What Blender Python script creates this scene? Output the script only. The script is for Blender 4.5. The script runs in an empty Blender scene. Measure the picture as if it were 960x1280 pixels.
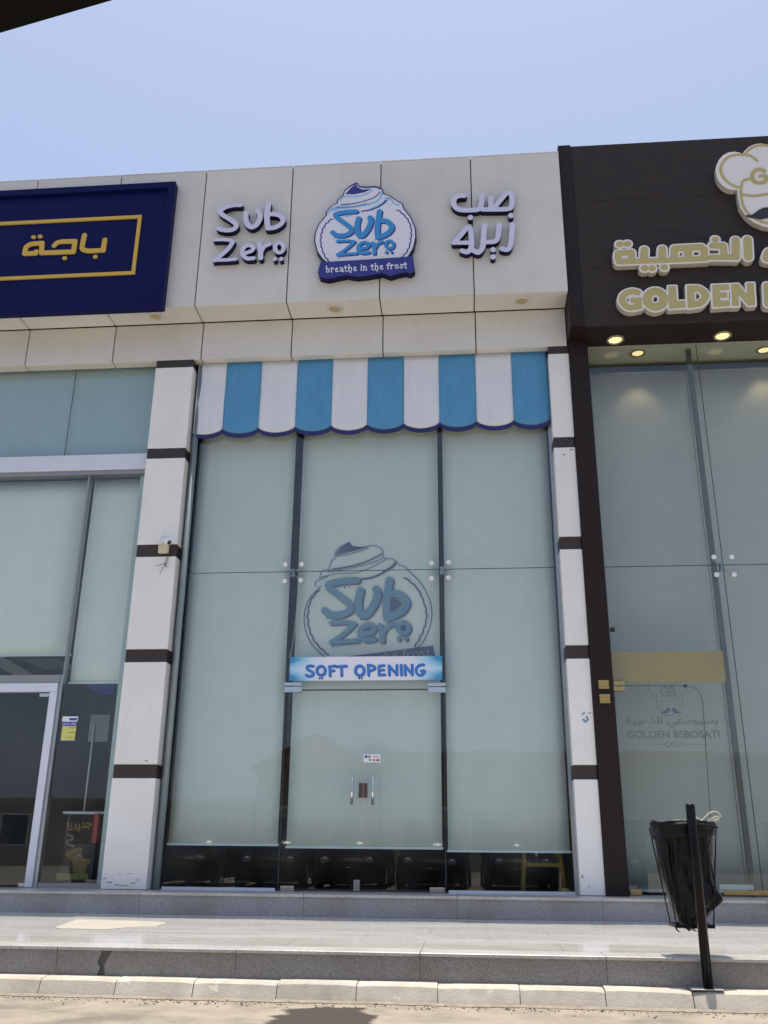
import bpy, math, random
import numpy as np
from mathutils import Vector, Matrix
from mathutils import noise as mnoise
random.seed(7)
S = bpy.context.scene
COL = S.collection
H = 0.97                                   # eye height above the road

# ------------------------------------------------------------------ camera
YAW, PIT, ROL, FPX = math.radians(5.165), math.radians(20.164), math.radians(.5395), 1150.0
fw = Vector((-math.sin(YAW)*math.cos(PIT), math.cos(YAW)*math.cos(PIT), math.sin(PIT)))
rt0 = Vector((math.cos(YAW), math.sin(YAW), 0)); up0 = rt0.cross(fw)
rt = math.cos(ROL)*rt0 + math.sin(ROL)*up0; up = -math.sin(ROL)*rt0 + math.cos(ROL)*up0
cd = bpy.data.cameras.new('camera'); cam = bpy.data.objects.new('camera', cd); COL.objects.link(cam)
cam.matrix_world = Matrix(((rt.x, up.x, -fw.x, 0), (rt.y, up.y, -fw.y, 0), (rt.z, up.z, -fw.z, H), (0, 0, 0, 1)))
cd.sensor_fit = 'VERTICAL'; cd.sensor_height = 24.0; cd.lens = 24.0*FPX/1280
cd.clip_start = .05; cd.clip_end = 2000
S.camera = cam
def at(px, py, Y=None, Z=None, X=None):     # direction of view through a photo point, met with a real plane
    d = fw*FPX + rt*(px-480) - up*(py-640)
    t = Y/d.y if Y is not None else ((Z-H)/d.z if Z is not None else X/d.x)
    return Vector((d.x*t, d.y*t, d.z*t+H))

# ------------------------------------------------------------------ light
SUN_EL, SUN_AZ = math.radians(86.6), math.radians(4)      # nearly overhead, a little behind the facade
w = bpy.data.worlds.new('World'); S.world = w; w.use_nodes = True
nt = w.node_tree; bg = nt.nodes['Background']
sky = nt.nodes.new('ShaderNodeTexSky'); sky.sky_type = 'NISHITA'; sky.sun_disc = False
sky.sun_elevation = SUN_EL; sky.sun_rotation = SUN_AZ
sky.air_density = 1.25; sky.dust_density = 3.3; sky.ozone_density = 2.6; sky.altitude = 0
hz_ = nt.nodes.new('ShaderNodeMix'); hz_.data_type = 'RGBA'; hz_.inputs[0].default_value = .55   # even pale desert haze over the clear sky
hz_.inputs[7].default_value = (2.98, 3.5, 5.05, 1); nt.links.new(sky.outputs[0], hz_.inputs[6]); nt.links.new(hz_.outputs[2], bg.inputs[0]); bg.inputs[1].default_value = .128
sl = bpy.data.lights.new('sun', 'SUN'); so = bpy.data.objects.new('sun', sl); COL.objects.link(so)
sl.energy = 4.3; sl.angle = math.radians(.53); sl.color = (1, .935, .83)
sd = Vector((math.sin(SUN_AZ)*math.cos(SUN_EL), math.cos(SUN_AZ)*math.cos(SUN_EL), math.sin(SUN_EL)))
so.rotation_euler = (-sd).to_track_quat('-Z', 'Y').to_euler()
S.view_settings.view_transform = 'Standard'; S.view_settings.look = 'None'
S.view_settings.exposure = 0.42; S.view_settings.gamma = 1
S.cycles.max_bounces = 8; S.cycles.transparent_max_bounces = 16; S.cycles.caustics_reflective = False
S.cycles.caustics_refractive = False; S.cycles.sample_clamp_indirect = 4

# ------------------------------------------------------------------ materials
MATS = {}
def mat(name, col, rough=.6, metal=0, var=.0, scale=3, bump=0, bscale=60, spec=.5, col2=None, stretch=None, emit=0, coat=0, rand=0):
    m = bpy.data.materials.new(name); m.use_nodes = True; n = m.node_tree.nodes; L = m.node_tree.links
    b = n['Principled BSDF']
    b.inputs['Base Color'].default_value = (*col, 1); b.inputs['Roughness'].default_value = rough
    b.inputs['Metallic'].default_value = metal; b.inputs['Specular IOR Level'].default_value = spec
    b.inputs['Coat Weight'].default_value = coat
    g = n.new('ShaderNodeNewGeometry'); pos = g.outputs['Position']
    if stretch:
        mp = n.new('ShaderNodeMapping'); mp.inputs['Scale'].default_value = stretch
        L.new(pos, mp.inputs[0]); pos = mp.outputs[0]
    cout = None
    if var or col2:
        t = n.new('ShaderNodeTexNoise'); t.inputs['Scale'].default_value = scale; t.inputs['Detail'].default_value = 7
        t.inputs['Roughness'].default_value = .62
        L.new(pos, t.inputs['Vector'])
        r = n.new('ShaderNodeValToRGB'); r.color_ramp.elements[0].position = .32; r.color_ramp.elements[1].position = .68
        c2 = col2 or tuple(c*(1-var) for c in col)
        r.color_ramp.elements[0].color = (*c2, 1); r.color_ramp.elements[1].color = (*col, 1)
        L.new(t.outputs['Fac'], r.inputs[0]); cout = r.outputs[0]
        L.new(cout, b.inputs['Base Color'])
    if rand:
        oi = n.new('ShaderNodeObjectInfo'); mr = n.new('ShaderNodeMapRange')
        mr.inputs['To Min'].default_value = 1-rand; mr.inputs['To Max'].default_value = 1
        L.new(oi.outputs['Random'], mr.inputs[0])
        mx = n.new('ShaderNodeMix'); mx.data_type = 'RGBA'; mx.blend_type = 'MULTIPLY'; mx.inputs[0].default_value = 1
        if cout: L.new(cout, mx.inputs[6])
        else: mx.inputs[6].default_value = (*col, 1)
        L.new(mr.outputs[0], mx.inputs[7]); cout = mx.outputs[2]; L.new(cout, b.inputs['Base Color'])
    if bump:
        t2 = n.new('ShaderNodeTexNoise'); t2.inputs['Scale'].default_value = bscale; t2.inputs['Detail'].default_value = 5
        L.new(pos, t2.inputs['Vector'])
        bp = n.new('ShaderNodeBump'); bp.inputs['Strength'].default_value = bump; bp.inputs['Distance'].default_value = .01
        L.new(t2.outputs['Fac'], bp.inputs['Height']); L.new(bp.outputs[0], b.inputs['Normal'])
    if emit:
        b.inputs['Emission Color'].default_value = (*col, 1); b.inputs['Emission Strength'].default_value = emit
    MATS[name] = m
    return m
def speckle(name, base, dark, light, rough, scale=140, streak=None, spec=.5):   # granite
    m = mat(name, base, rough, spec=spec); n = m.node_tree.nodes; L = m.node_tree.links; b = n['Principled BSDF']
    g = n.new('ShaderNodeNewGeometry')
    v = n.new('ShaderNodeTexVoronoi'); v.inputs['Scale'].default_value = scale; L.new(g.outputs['Position'], v.inputs['Vector'])
    r = n.new('ShaderNodeValToRGB'); cr = r.color_ramp; cr.interpolation = 'LINEAR'
    cr.elements[0].position = .0; cr.elements[0].color = (*dark, 1); cr.elements[1].position = 1; cr.elements[1].color = (*light, 1)
    e = cr.elements.new(.35); e.color = (*base, 1)
    sp = n.new('ShaderNodeSeparateColor'); L.new(v.outputs['Color'], sp.inputs[0]); L.new(sp.outputs[0], r.inputs[0])
    t = n.new('ShaderNodeTexNoise'); t.inputs['Scale'].default_value = 2.2; t.inputs['Detail'].default_value = 8
    mp = n.new('ShaderNodeMapping'); mp.inputs['Scale'].default_value = streak or (1, 1, 1)
    L.new(g.outputs['Position'], mp.inputs[0]); L.new(mp.outputs[0], t.inputs['Vector'])
    r2 = n.new('ShaderNodeValToRGB'); r2.color_ramp.elements[0].position = .35; r2.color_ramp.elements[1].position = .65
    r2.color_ramp.elements[0].color = (.80, .78, .75, 1); r2.color_ramp.elements[1].color = (1, 1, 1, 1)
    L.new(t.outputs['Fac'], r2.inputs[0])
    mx = n.new('ShaderNodeMix'); mx.data_type = 'RGBA'; mx.blend_type = 'MULTIPLY'; mx.inputs[0].default_value = 1
    L.new(r.outputs[0], mx.inputs[6]); L.new(r2.outputs[0], mx.inputs[7]); L.new(mx.outputs[2], b.inputs['Base Color'])
    return m
def glass(name, tint, ior=1.5):
    m = bpy.data.materials.new(name); m.use_nodes = True; n = m.node_tree.nodes; L = m.node_tree.links
    n.remove(n['Principled BSDF']); out = n['Material Output']
    tr = n.new('ShaderNodeBsdfTransparent'); tr.inputs[0].default_value = (*tint, 1)
    gl = n.new('ShaderNodeBsdfGlossy'); gl.inputs['Roughness'].default_value = .0
    gl.inputs[0].default_value = (.95, .97, 1, 1)
    fr = n.new('ShaderNodeFresnel'); g = n.new('ShaderNodeNewGeometry'); mr = n.new('ShaderNodeMapRange')
    mr.inputs['To Min'].default_value = ior; mr.inputs['To Max'].default_value = 1/ior
    L.new(g.outputs['Backfacing'], mr.inputs[0]); L.new(mr.outputs[0], fr.inputs['IOR'])
    # faint waviness of toughened panes
    t = n.new('ShaderNodeTexNoise'); t.inputs['Scale'].default_value = .9; t.inputs['Detail'].default_value = 1
    L.new(g.outputs['Position'], t.inputs['Vector'])
    bp = n.new('ShaderNodeBump'); bp.inputs['Strength'].default_value = .05; bp.inputs['Distance'].default_value = .03
    L.new(t.outputs['Fac'], bp.inputs['Height']); L.new(bp.outputs[0], gl.inputs['Normal'])
    mx = n.new('ShaderNodeMixShader'); L.new(fr.outputs[0], mx.inputs[0]); L.new(tr.outputs[0], mx.inputs[1]); L.new(gl.outputs[0], mx.inputs[2])
    # thin uneven film of dust and dried rain on the panes
    tm = n.new('ShaderNodeMapping'); tm.inputs['Scale'].default_value = (1.5, 1, .9); L.new(g.outputs['Position'], tm.inputs[0])
    td = n.new('ShaderNodeTexNoise'); td.inputs['Scale'].default_value = 1.5; td.inputs['Detail'].default_value = 7; td.inputs['Roughness'].default_value = .66; L.new(tm.outputs[0], td.inputs['Vector'])
    dr = n.new('ShaderNodeMapRange'); dr.inputs['From Min'].default_value = .38; dr.inputs['From Max'].default_value = .72; dr.inputs['To Max'].default_value = .026; L.new(td.outputs['Fac'], dr.inputs[0])
    df = n.new('ShaderNodeBsdfDiffuse'); df.inputs[0].default_value = (.55, .52, .46, 1); m2 = n.new('ShaderNodeMixShader')
    L.new(dr.outputs[0], m2.inputs[0]); L.new(mx.outputs[0], m2.inputs[1]); L.new(df.outputs[0], m2.inputs[2])
    L.new(m2.outputs[0], out.inputs[0]); MATS[name] = m
    return m
def panel_mat(name, col, rough):            # painted composite cladding with rain streaks and grime
    m = mat(name, col, rough, bump=.04, bscale=7); n = m.node_tree.nodes; L = m.node_tree.links; b = n['Principled BSDF']
    g = n.new('ShaderNodeNewGeometry')
    def layer(scale, st, p0, p1, dark, prev):
        mp = n.new('ShaderNodeMapping'); mp.inputs['Scale'].default_value = st; L.new(g.outputs['Position'], mp.inputs[0])
        t = n.new('ShaderNodeTexNoise'); t.inputs['Scale'].default_value = scale; t.inputs['Detail'].default_value = 8
        t.inputs['Roughness'].default_value = .65; L.new(mp.outputs[0], t.inputs['Vector'])
        r = n.new('ShaderNodeValToRGB'); r.color_ramp.elements[0].position = p0; r.color_ramp.elements[1].position = p1
        r.color_ramp.elements[0].color = (*dark, 1); r.color_ramp.elements[1].color = (1, 1, 1, 1)
        L.new(t.outputs['Fac'], r.inputs[0])
        mx = n.new('ShaderNodeMix'); mx.data_type = 'RGBA'; mx.blend_type = 'MULTIPLY'; mx.inputs[0].default_value = 1
        if prev is None: mx.inputs[6].default_value = (*col, 1)
        else: L.new(prev, mx.inputs[6])
        L.new(r.outputs[0], mx.inputs[7]); return mx.outputs[2]
    c = layer(1.4, (1, 1, 1), .3, .6, (.93, .925, .90), None)
    c = layer(3, (2.0, 2.0, .7), .30, .5, (.965, .96, .95), c)
    c = layer(38, (1, 1, 1), .25, .33, (.82, .8, .76), c)
    c = layer(2.2, (6, 6, .14), .28, .36, (.95, .945, .925), c)
    oi = n.new('ShaderNodeObjectInfo'); mr = n.new('ShaderNodeMapRange'); mr.inputs['To Min'].default_value = .93; mr.inputs['To Max'].default_value = 1
    L.new(oi.outputs['Random'], mr.inputs[0]); mx = n.new('ShaderNodeMix'); mx.data_type = 'RGBA'; mx.blend_type = 'MULTIPLY'; mx.inputs[0].default_value = 1
    L.new(c, mx.inputs[6]); L.new(mr.outputs[0], mx.inputs[7]); c = mx.outputs[2]
    L.new(c, b.inputs['Base Color'])
    return m
panel_mat('cladding', (.675, .665, .63), .45)
panel_mat('pillar_white', (.83, .82, .795), .4)
mat('chip_grey', (.36, .34, .31), .9, var=.3, scale=40)
mat('joint', (.035, .033, .03), .9)
mat('brown_wood', (.025, .0145, .0125), .5, col2=(.013, .009, .008), scale=14, stretch=(9, 9, .5), bump=.06, bscale=40, spec=.22)
mat('brown_cladding', (.046, .033, .027), .5, col2=(.024, .020, .020), scale=10, stretch=(.5, 9, 9), bump=.05, bscale=50, spec=.2)
mat('brown_band', (.038, .024, .02), .45, col2=(.026, .017, .014), scale=14, stretch=(.5, 9, 9))
speckle('granite', (.25, .243, .232), (.13, .128, .125), (.33, .32, .305), .42, 210)
speckle('granite_inner', (.31, .305, .30), (.17, .168, .165), (.40, .39, .385), .42, 210)
speckle('granite_coping', (.52, .50, .475), (.30, .28, .26), (.62, .60, .57), .3, 190)
speckle('marble', (.72, .705, .665), (.66, .645, .605), (.78, .765, .73), .06, 60, spec=.7, streak=(.5, 1.9, 1))
mat('mortar', (.43, .39, .325), .75, var=.12, scale=7, bump=.3, bscale=30)
mat('grout', (.20, .19, .17), .9, var=.3, scale=20)
mat('kerb_concrete', (.60, .54, .44), .85, col2=(.43, .385, .315), scale=4, bump=.22, bscale=60, rand=.14)
n = MATS['kerb_concrete'].node_tree.nodes; L = MATS['kerb_concrete'].node_tree.links; b_ = n['Principled BSDF']   # worn remains of cream kerb paint
src = b_.inputs['Base Color'].links[0].from_socket; g = n.new('ShaderNodeNewGeometry'); mp = n.new('ShaderNodeMapping'); mp.inputs['Scale'].default_value = (1, .5, 1.2)
L.new(g.outputs['Position'], mp.inputs[0]); t = n.new('ShaderNodeTexNoise'); t.inputs['Scale'].default_value = 3.1; t.inputs['Detail'].default_value = 9; t.inputs['Roughness'].default_value = .58; L.new(mp.outputs[0], t.inputs['Vector'])
r = n.new('ShaderNodeValToRGB'); r.color_ramp.elements[0].position = .625; r.color_ramp.elements[1].position = .637; L.new(t.outputs['Fac'], r.inputs[0])
mx = n.new('ShaderNodeMix'); mx.data_type = 'RGBA'; L.new(r.outputs[0], mx.inputs[0]); L.new(src, mx.inputs[6]); mx.inputs[7].default_value = (.64, .585, .46, 1); L.new(mx.outputs[2], b_.inputs['Base Color'])
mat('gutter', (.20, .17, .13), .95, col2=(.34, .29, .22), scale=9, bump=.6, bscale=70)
mat('old_paint', (.56, .52, .42), .8, var=.2, scale=25)
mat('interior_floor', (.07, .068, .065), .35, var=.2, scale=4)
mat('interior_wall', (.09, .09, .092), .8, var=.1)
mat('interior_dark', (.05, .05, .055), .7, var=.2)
mat('ceiling_tile', (.30, .30, .29), .9)
mat('aluminium', (.42, .45, .47), .35, .75, var=.15, scale=9, stretch=(1, 1, .3))
mat('channel_grey', (.52, .58, .58), .5)
mat('tube_grey', (.27, .33, .35), .5, .2, var=.25, scale=5, stretch=(1, 1, .25))
mat('dark_aluminium', (.05, .055, .06), .4, .6)
mat('white_aluminium', (.68, .70, .78), .35, .15, var=.06, scale=4)
mat('steel', (.62, .62, .62), .16, 1, var=.15, scale=20)
mat('brass', (.58, .42, .17), .3, 1, var=.2, scale=20)
mat('white_plastic', (.78, .78, .78), .35)
mat('beige_plastic', (.60, .54, .38), .5)
mat('cable', (.03, .03, .03), .5)
mat('cable_white', (.45, .45, .42), .5)
mat('blind_pale', (.88, .89, .86), .85, var=.04, scale=1.1, bump=.15, bscale=420)
mat('blind_grey', (.52, .515, .49), .85, var=.035, scale=1.3, bump=.15, bscale=420)
mat('blind_fabric', (.74, .75, .73), .85, var=.035, scale=1.3, bump=.15, bscale=420)
mat('blind_bar', (.70, .74, .76), .4)
mat('awning_white', (.70, .72, .77), .55, var=.07, scale=3, stretch=(3, 1, .6), bump=.3, bscale=12)
mat('awning_blue', (.080, .295, .53), .55, var=.14, scale=3, stretch=(3, 1, .6), bump=.3, bscale=12)
mat('navy_trim', (.012, .014, .11), .5)
mat('sign_face', (.62, .63, .80), .35, var=.03)
mat('sign_side', (.010, .011, .045), .5, spec=.1)
mat('sign_navy', (.02, .022, .095), .4)
mat('emblem_white', (.72, .73, .82), .35)
mat('emblem_navy', (.022, .028, .22), .4)
mat('emblem_blue', (.03, .26, .62), .4)
mat('emblem_light_blue', (.22, .48, .78), .4)
mat('blue_panel', (.0035, .006, .072), .5, var=.12, scale=2, spec=.12)
mat('gold_letter', (.62, .40, .055), .35, .1)
mat('gold_face', (.50, .42, .17), .4, .15, var=.05, scale=9)
mat('cream_face', (.78, .76, .74), .35)
mat('cream_side', (.50, .48, .42), .4)
mat('mullion_grey', (.10, .105, .10), .5)
mat('black_print', (.018, .018, .022), .4)
mat('ghost_blue', (.17, .29, .41), .7)
mat('ghost_navy', (.10, .12, .22), .7)
mat('ghost_gold', (.36, .33, .27), .6)
mat('ghost_grey', (.42, .42, .38), .6)
mat('print_gold', (.22, .20, .165), .6)
mat('print_grey', (.25, .25, .22), .6)
mat('gold_film', (.47, .31, .085), .5, var=.15, scale=3)
mat('banner_text', (.045, .19, .55), .4)
mat('lamp_off', (.42, .36, .20), .5)
mat('lamp_ring', (.62, .61, .56), .4)
mat('lamp_ring_brown', (.33, .29, .22), .35, .4)
mat('lamp_lit', (1, .80, .40), .5, emit=.74)
mat('bag', (.0035, .0035, .0042), .40, bump=.4, bscale=26, spec=.28)
mat('black_metal', (.005, .005, .006), .3, var=.3, scale=30, spec=.2)
mat('galvanised', (.30, .31, .31), .4, .6)
mat('string', (.70, .66, .52), .7)
mat('yellow_wood', (.50, .33, .05), .5, var=.1)
mat('red_paint', (.45, .03, .03), .4)
mat('poster_brown', (.075, .028, .02), .45, col2=(.03, .014, .012), scale=3)
mat('poster_gold', (.42, .26, .05), .45)
mat('poster_cup', (.38, .24, .10), .5, col2=(.2, .11, .04), scale=9)
mat('poster_steam', (.28, .24, .22), .6)
mat('poster_olive', (.30, .29, .06), .5)
mat('paper_white', (.75, .76, .78), .6)
mat('paper_yellow', (.62, .62, .16), .6)
mat('paper_blue', (.04, .06, .42), .6)
mat('paper_red', (.6, .08, .08), .6)
mat('ink', (.10, .10, .12), .6)
mat('lock_case', (.11, .055, .055), .4, var=.3, scale=30)
mat('beige_wall', (.34, .30, .25), .9, var=.12, scale=.6)
mat('roof_tile', (.30, .12, .07), .8, var=.25, scale=5)
mat('window_dark', (.03, .035, .04), .15)
mat('silver_paint', (.55, .56, .58), .25, .6, coat=.6)
mat('white_paint', (.72, .72, .71), .3, coat=.6)
mat('dark_paint', (.012, .013, .016), .5, .0, spec=.2)
mat('grey_paint', (.022, .022, .024), .45, .0, spec=.25)
mat('maroon_paint', (.022, .009, .009), .45, .0, spec=.25)
mat('tyre', (.02, .02, .02), .9)
mat('headlight', (.35, .36, .38), .3, .3)
mat('car_lining', (.004, .0038, .0035), .9, spec=.1)
glass('shop_glass', (.915, .957, .948))
glass('spandrel_glass', (.80, .87, .88), 1.5)
mat('spandrel_back', (.80, .84, .84), .8, var=.05, scale=1)
mat('seal', (.045, .06, .06), .4)

# print of the opening banner: cold blue corners fading to white (a printed pattern, fixed to the sheet)
m = mat('banner_print', (.8, .8, .85), .45); n = m.node_tree.nodes; L = m.node_tree.links
tc = n.new('ShaderNodeTexCoord'); mp = n.new('ShaderNodeMapping'); mp.inputs['Location'].default_value = (-1, 0, -1); mp.inputs['Scale'].default_value = (2, 0, 2)
L.new(tc.outputs['Generated'], mp.inputs[0])
sx = n.new('ShaderNodeSeparateXYZ'); L.new(mp.outputs[0], sx.inputs[0])
def M_(op, a, b=None):
    q = n.new('ShaderNodeMath'); q.operation = op
    for i, v in enumerate((a, b)):
        if v is None: continue
        if isinstance(v, (int, float)): q.inputs[i].default_value = v
        else: L.new(v, q.inputs[i])
    return q.outputs[0]
tn = n.new('ShaderNodeTexNoise'); tn.inputs['Scale'].default_value = 4; L.new(mp.outputs[0], tn.inputs['Vector'])
ax = M_('POWER', M_('ABSOLUTE', sx.outputs[0]), 5.0)
az = M_('MULTIPLY_ADD', M_('ABSOLUTE', sx.outputs[2]), .75)
n_ = az.node; n_.inputs[2].default_value = .25
fac = M_('MULTIPLY', M_('MULTIPLY', ax, az), M_('ADD', tn.outputs['Fac'], .7))
r = n.new('ShaderNodeValToRGB'); r.color_ramp.elements[0].position = .03; r.color_ramp.elements[0].color = (.74, .76, .84, 1)
r.color_ramp.elements[1].position = .75; r.color_ramp.elements[1].color = (.04, .28, .52, 1)
e = r.color_ramp.elements.new(.3); e.color = (.36, .62, .78, 1)
L.new(fac, r.inputs[0]); L.new(r.outputs[0], n['Principled BSDF'].inputs['Base Color'])

# road: dusty concrete with a dark oil stain and scattered dirt
m = mat('road_surface', (.50, .43, .33), .9, bump=.5, bscale=30); n = m.node_tree.nodes; L = m.node_tree.links
g = n.new('ShaderNodeNewGeometry')
t = n.new('ShaderNodeTexNoise'); t.inputs['Scale'].default_value = 1.6; t.inputs['Detail'].default_value = 10; t.inputs['Roughness'].default_value = .7
L.new(g.outputs['Position'], t.inputs['Vector'])
r = n.new('ShaderNodeValToRGB'); r.color_ramp.elements[0].position = .33; r.color_ramp.elements[0].color = (.16, .14, .112, 1)
r.color_ramp.elements[1].position = .55; r.color_ramp.elements[1].color = (.32, .275, .21, 1)
L.new(t.outputs['Fac'], r.inputs[0])
sc = at(402, 1277, Z=.04)
mp = n.new('ShaderNodeMapping'); mp.inputs['Location'].default_value = (-sc.x/.34, -sc.y/.62, 0); mp.inputs['Scale'].default_value = (1/.34, 1/.62, 0)
L.new(g.outputs['Position'], mp.inputs[0])
t3 = n.new('ShaderNodeTexNoise'); t3.inputs['Scale'].default_value = 5; t3.inputs['Detail'].default_value = 6; L.new(g.outputs['Position'], t3.inputs['Vector'])
ln = n.new('ShaderNodeVectorMath'); ln.operation = 'LENGTH'; L.new(mp.outputs[0], ln.inputs[0])
ad = n.new('ShaderNodeMath'); ad.operation = 'MULTIPLY_ADD'; ad.inputs[1].default_value = 1.1; L.new(t3.outputs['Fac'], ad.inputs[0]); L.new(ln.outputs['Value'], ad.inputs[2])
r3 = n.new('ShaderNodeValToRGB'); r3.color_ramp.elements[0].position = .86; r3.color_ramp.elements[1].position = .95
ad2 = n.new('ShaderNodeMath'); ad2.operation = 'MULTIPLY'; ad2.inputs[1].default_value = .62; L.new(ad.outputs[0], ad2.inputs[0]); L.new(ad2.outputs[0], r3.inputs[0])
mx = n.new('ShaderNodeMix'); mx.data_type = 'RGBA'; L.new(r3.outputs[0], mx.inputs[0]); mx.inputs[6].default_value = (.05, .038, .03, 1)
L.new(r.outputs[0], mx.inputs[7]); L.new(mx.outputs[2], n['Principled BSDF'].inputs['Base Color'])

# ------------------------------------------------------------------ mesh helpers
WL = {}
def reg(o, parent, wl):
    COL.objects.link(o); WL[o.name] = Vector(wl)
    if parent is not None:
        o.parent = parent; o.location = Vector(wl) - WL[parent.name]
    else: o.location = wl
    return o
def tag(o, label=None, cat=None, group=None, kind=None):
    for k, v in (('label', label), ('category', cat), ('group', group), ('kind', kind)):
        if v: o[k] = v
    return o
def thing(name, loc, label=None, cat=None, group=None, kind=None, parent=None):
    o = bpy.data.objects.new(name, None); o.empty_display_size = .1
    reg(o, parent, loc); return tag(o, label, cat, group, kind)
class MB:
    def __init__(s): s.v = []; s.f = []; s.sm = []
    def add(s, vs, fs, smooth=False):
        k = len(s.v); s.v += [tuple(p) for p in vs]; s.f += [tuple(i+k for i in f) for f in fs]; s.sm += [smooth]*len(fs); return s
    def box(s, x0, x1, y0, y1, z0, z1, b=0):
        if b <= 0:
            vs = [(x, y, z) for x in (x0, x1) for y in (y0, y1) for z in (z0, z1)]
            return s.add(vs, [(0, 1, 3, 2), (4, 6, 7, 5), (0, 4, 5, 1), (2, 3, 7, 6), (0, 2, 6, 4), (1, 5, 7, 3)])
        import bmesh
        bm = bmesh.new(); bmesh.ops.create_cube(bm, size=1)
        for v in bm.verts: v.co = ((x0+x1)/2+v.co.x*(x1-x0), (y0+y1)/2+v.co.y*(y1-y0), (z0+z1)/2+v.co.z*(z1-z0))
        bmesh.ops.bevel(bm, geom=bm.edges[:], offset=b, segments=1, affect='EDGES'); bm.verts.index_update()
        s.add([v.co[:] for v in bm.verts], [[v.index for v in f.verts] for f in bm.faces]); bm.free(); return s
    def prism(s, poly, y0, y1):               # poly in (x, z)
        n_ = len(poly); a = sum(poly[i][0]*poly[(i+1) % n_][1]-poly[(i+1) % n_][0]*poly[i][1] for i in range(n_))
        if a < 0: poly = poly[::-1]
        vs = [(x, y0, z) for x, z in poly]+[(x, y1, z) for x, z in poly]
        return s.add(vs, [tuple(range(n_)), tuple(range(2*n_-1, n_-1, -1))]+[(i+n_, (i+1) % n_+n_, (i+1) % n_, i) for i in range(n_)])
    def tube(s, path, r, n_=10, cap=True):
        P = [Vector(p) for p in path]; R = r if isinstance(r, (list, tuple)) else [r]*len(P)
        vs = []; fs = []; ref = None
        for i, p in enumerate(P):
            d = (P[min(i+1, len(P)-1)]-P[max(i-1, 0)]).normalized()
            if ref is None: ref = Vector((0, 0, 1)) if abs(d.z) < .9 else Vector((1, 0, 0))
            a = d.cross(ref).normalized(); b = a.cross(d).normalized(); ref = b
            for k in range(n_):
                t_ = 2*math.pi*k/n_; vs.append(p+a*math.cos(t_)*R[i]+b*math.sin(t_)*R[i])
        for i in range(len(P)-1):
            for k in range(n_):
                fs.append((i*n_+k, (i+1)*n_+k, (i+1)*n_+(k+1) % n_, i*n_+(k+1) % n_))
        s.add(vs, fs, True)
        if cap:
            k = len(s.v)-len(vs)
            s.f += [tuple(k+i for i in range(n_)), tuple(k+len(vs)-1-i for i in range(n_))]; s.sm += [False, False]
        return s
    def build(s, name, m, parent=None, base=None):
        xs = [p[0] for p in s.v]; ys = [p[1] for p in s.v]; zs = [p[2] for p in s.v]
        wl = Vector(base) if base else Vector(((min(xs)+max(xs))/2, (min(ys)+max(ys))/2, min(zs)))
        me = bpy.data.meshes.new(name)
        me.from_pydata([(p[0]-wl.x, p[1]-wl.y, p[2]-wl.z) for p in s.v], [], s.f)
        me.polygons.foreach_set('use_smooth', s.sm); me.materials.append(MATS[m] if isinstance(m, str) else m)
        me.validate(); me.update()
        return reg(bpy.data.objects.new(name, me), parent, wl)
def box(name, m, parent, *a, b=0): return MB().box(*a, b=b).build(name, m, parent)

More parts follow.
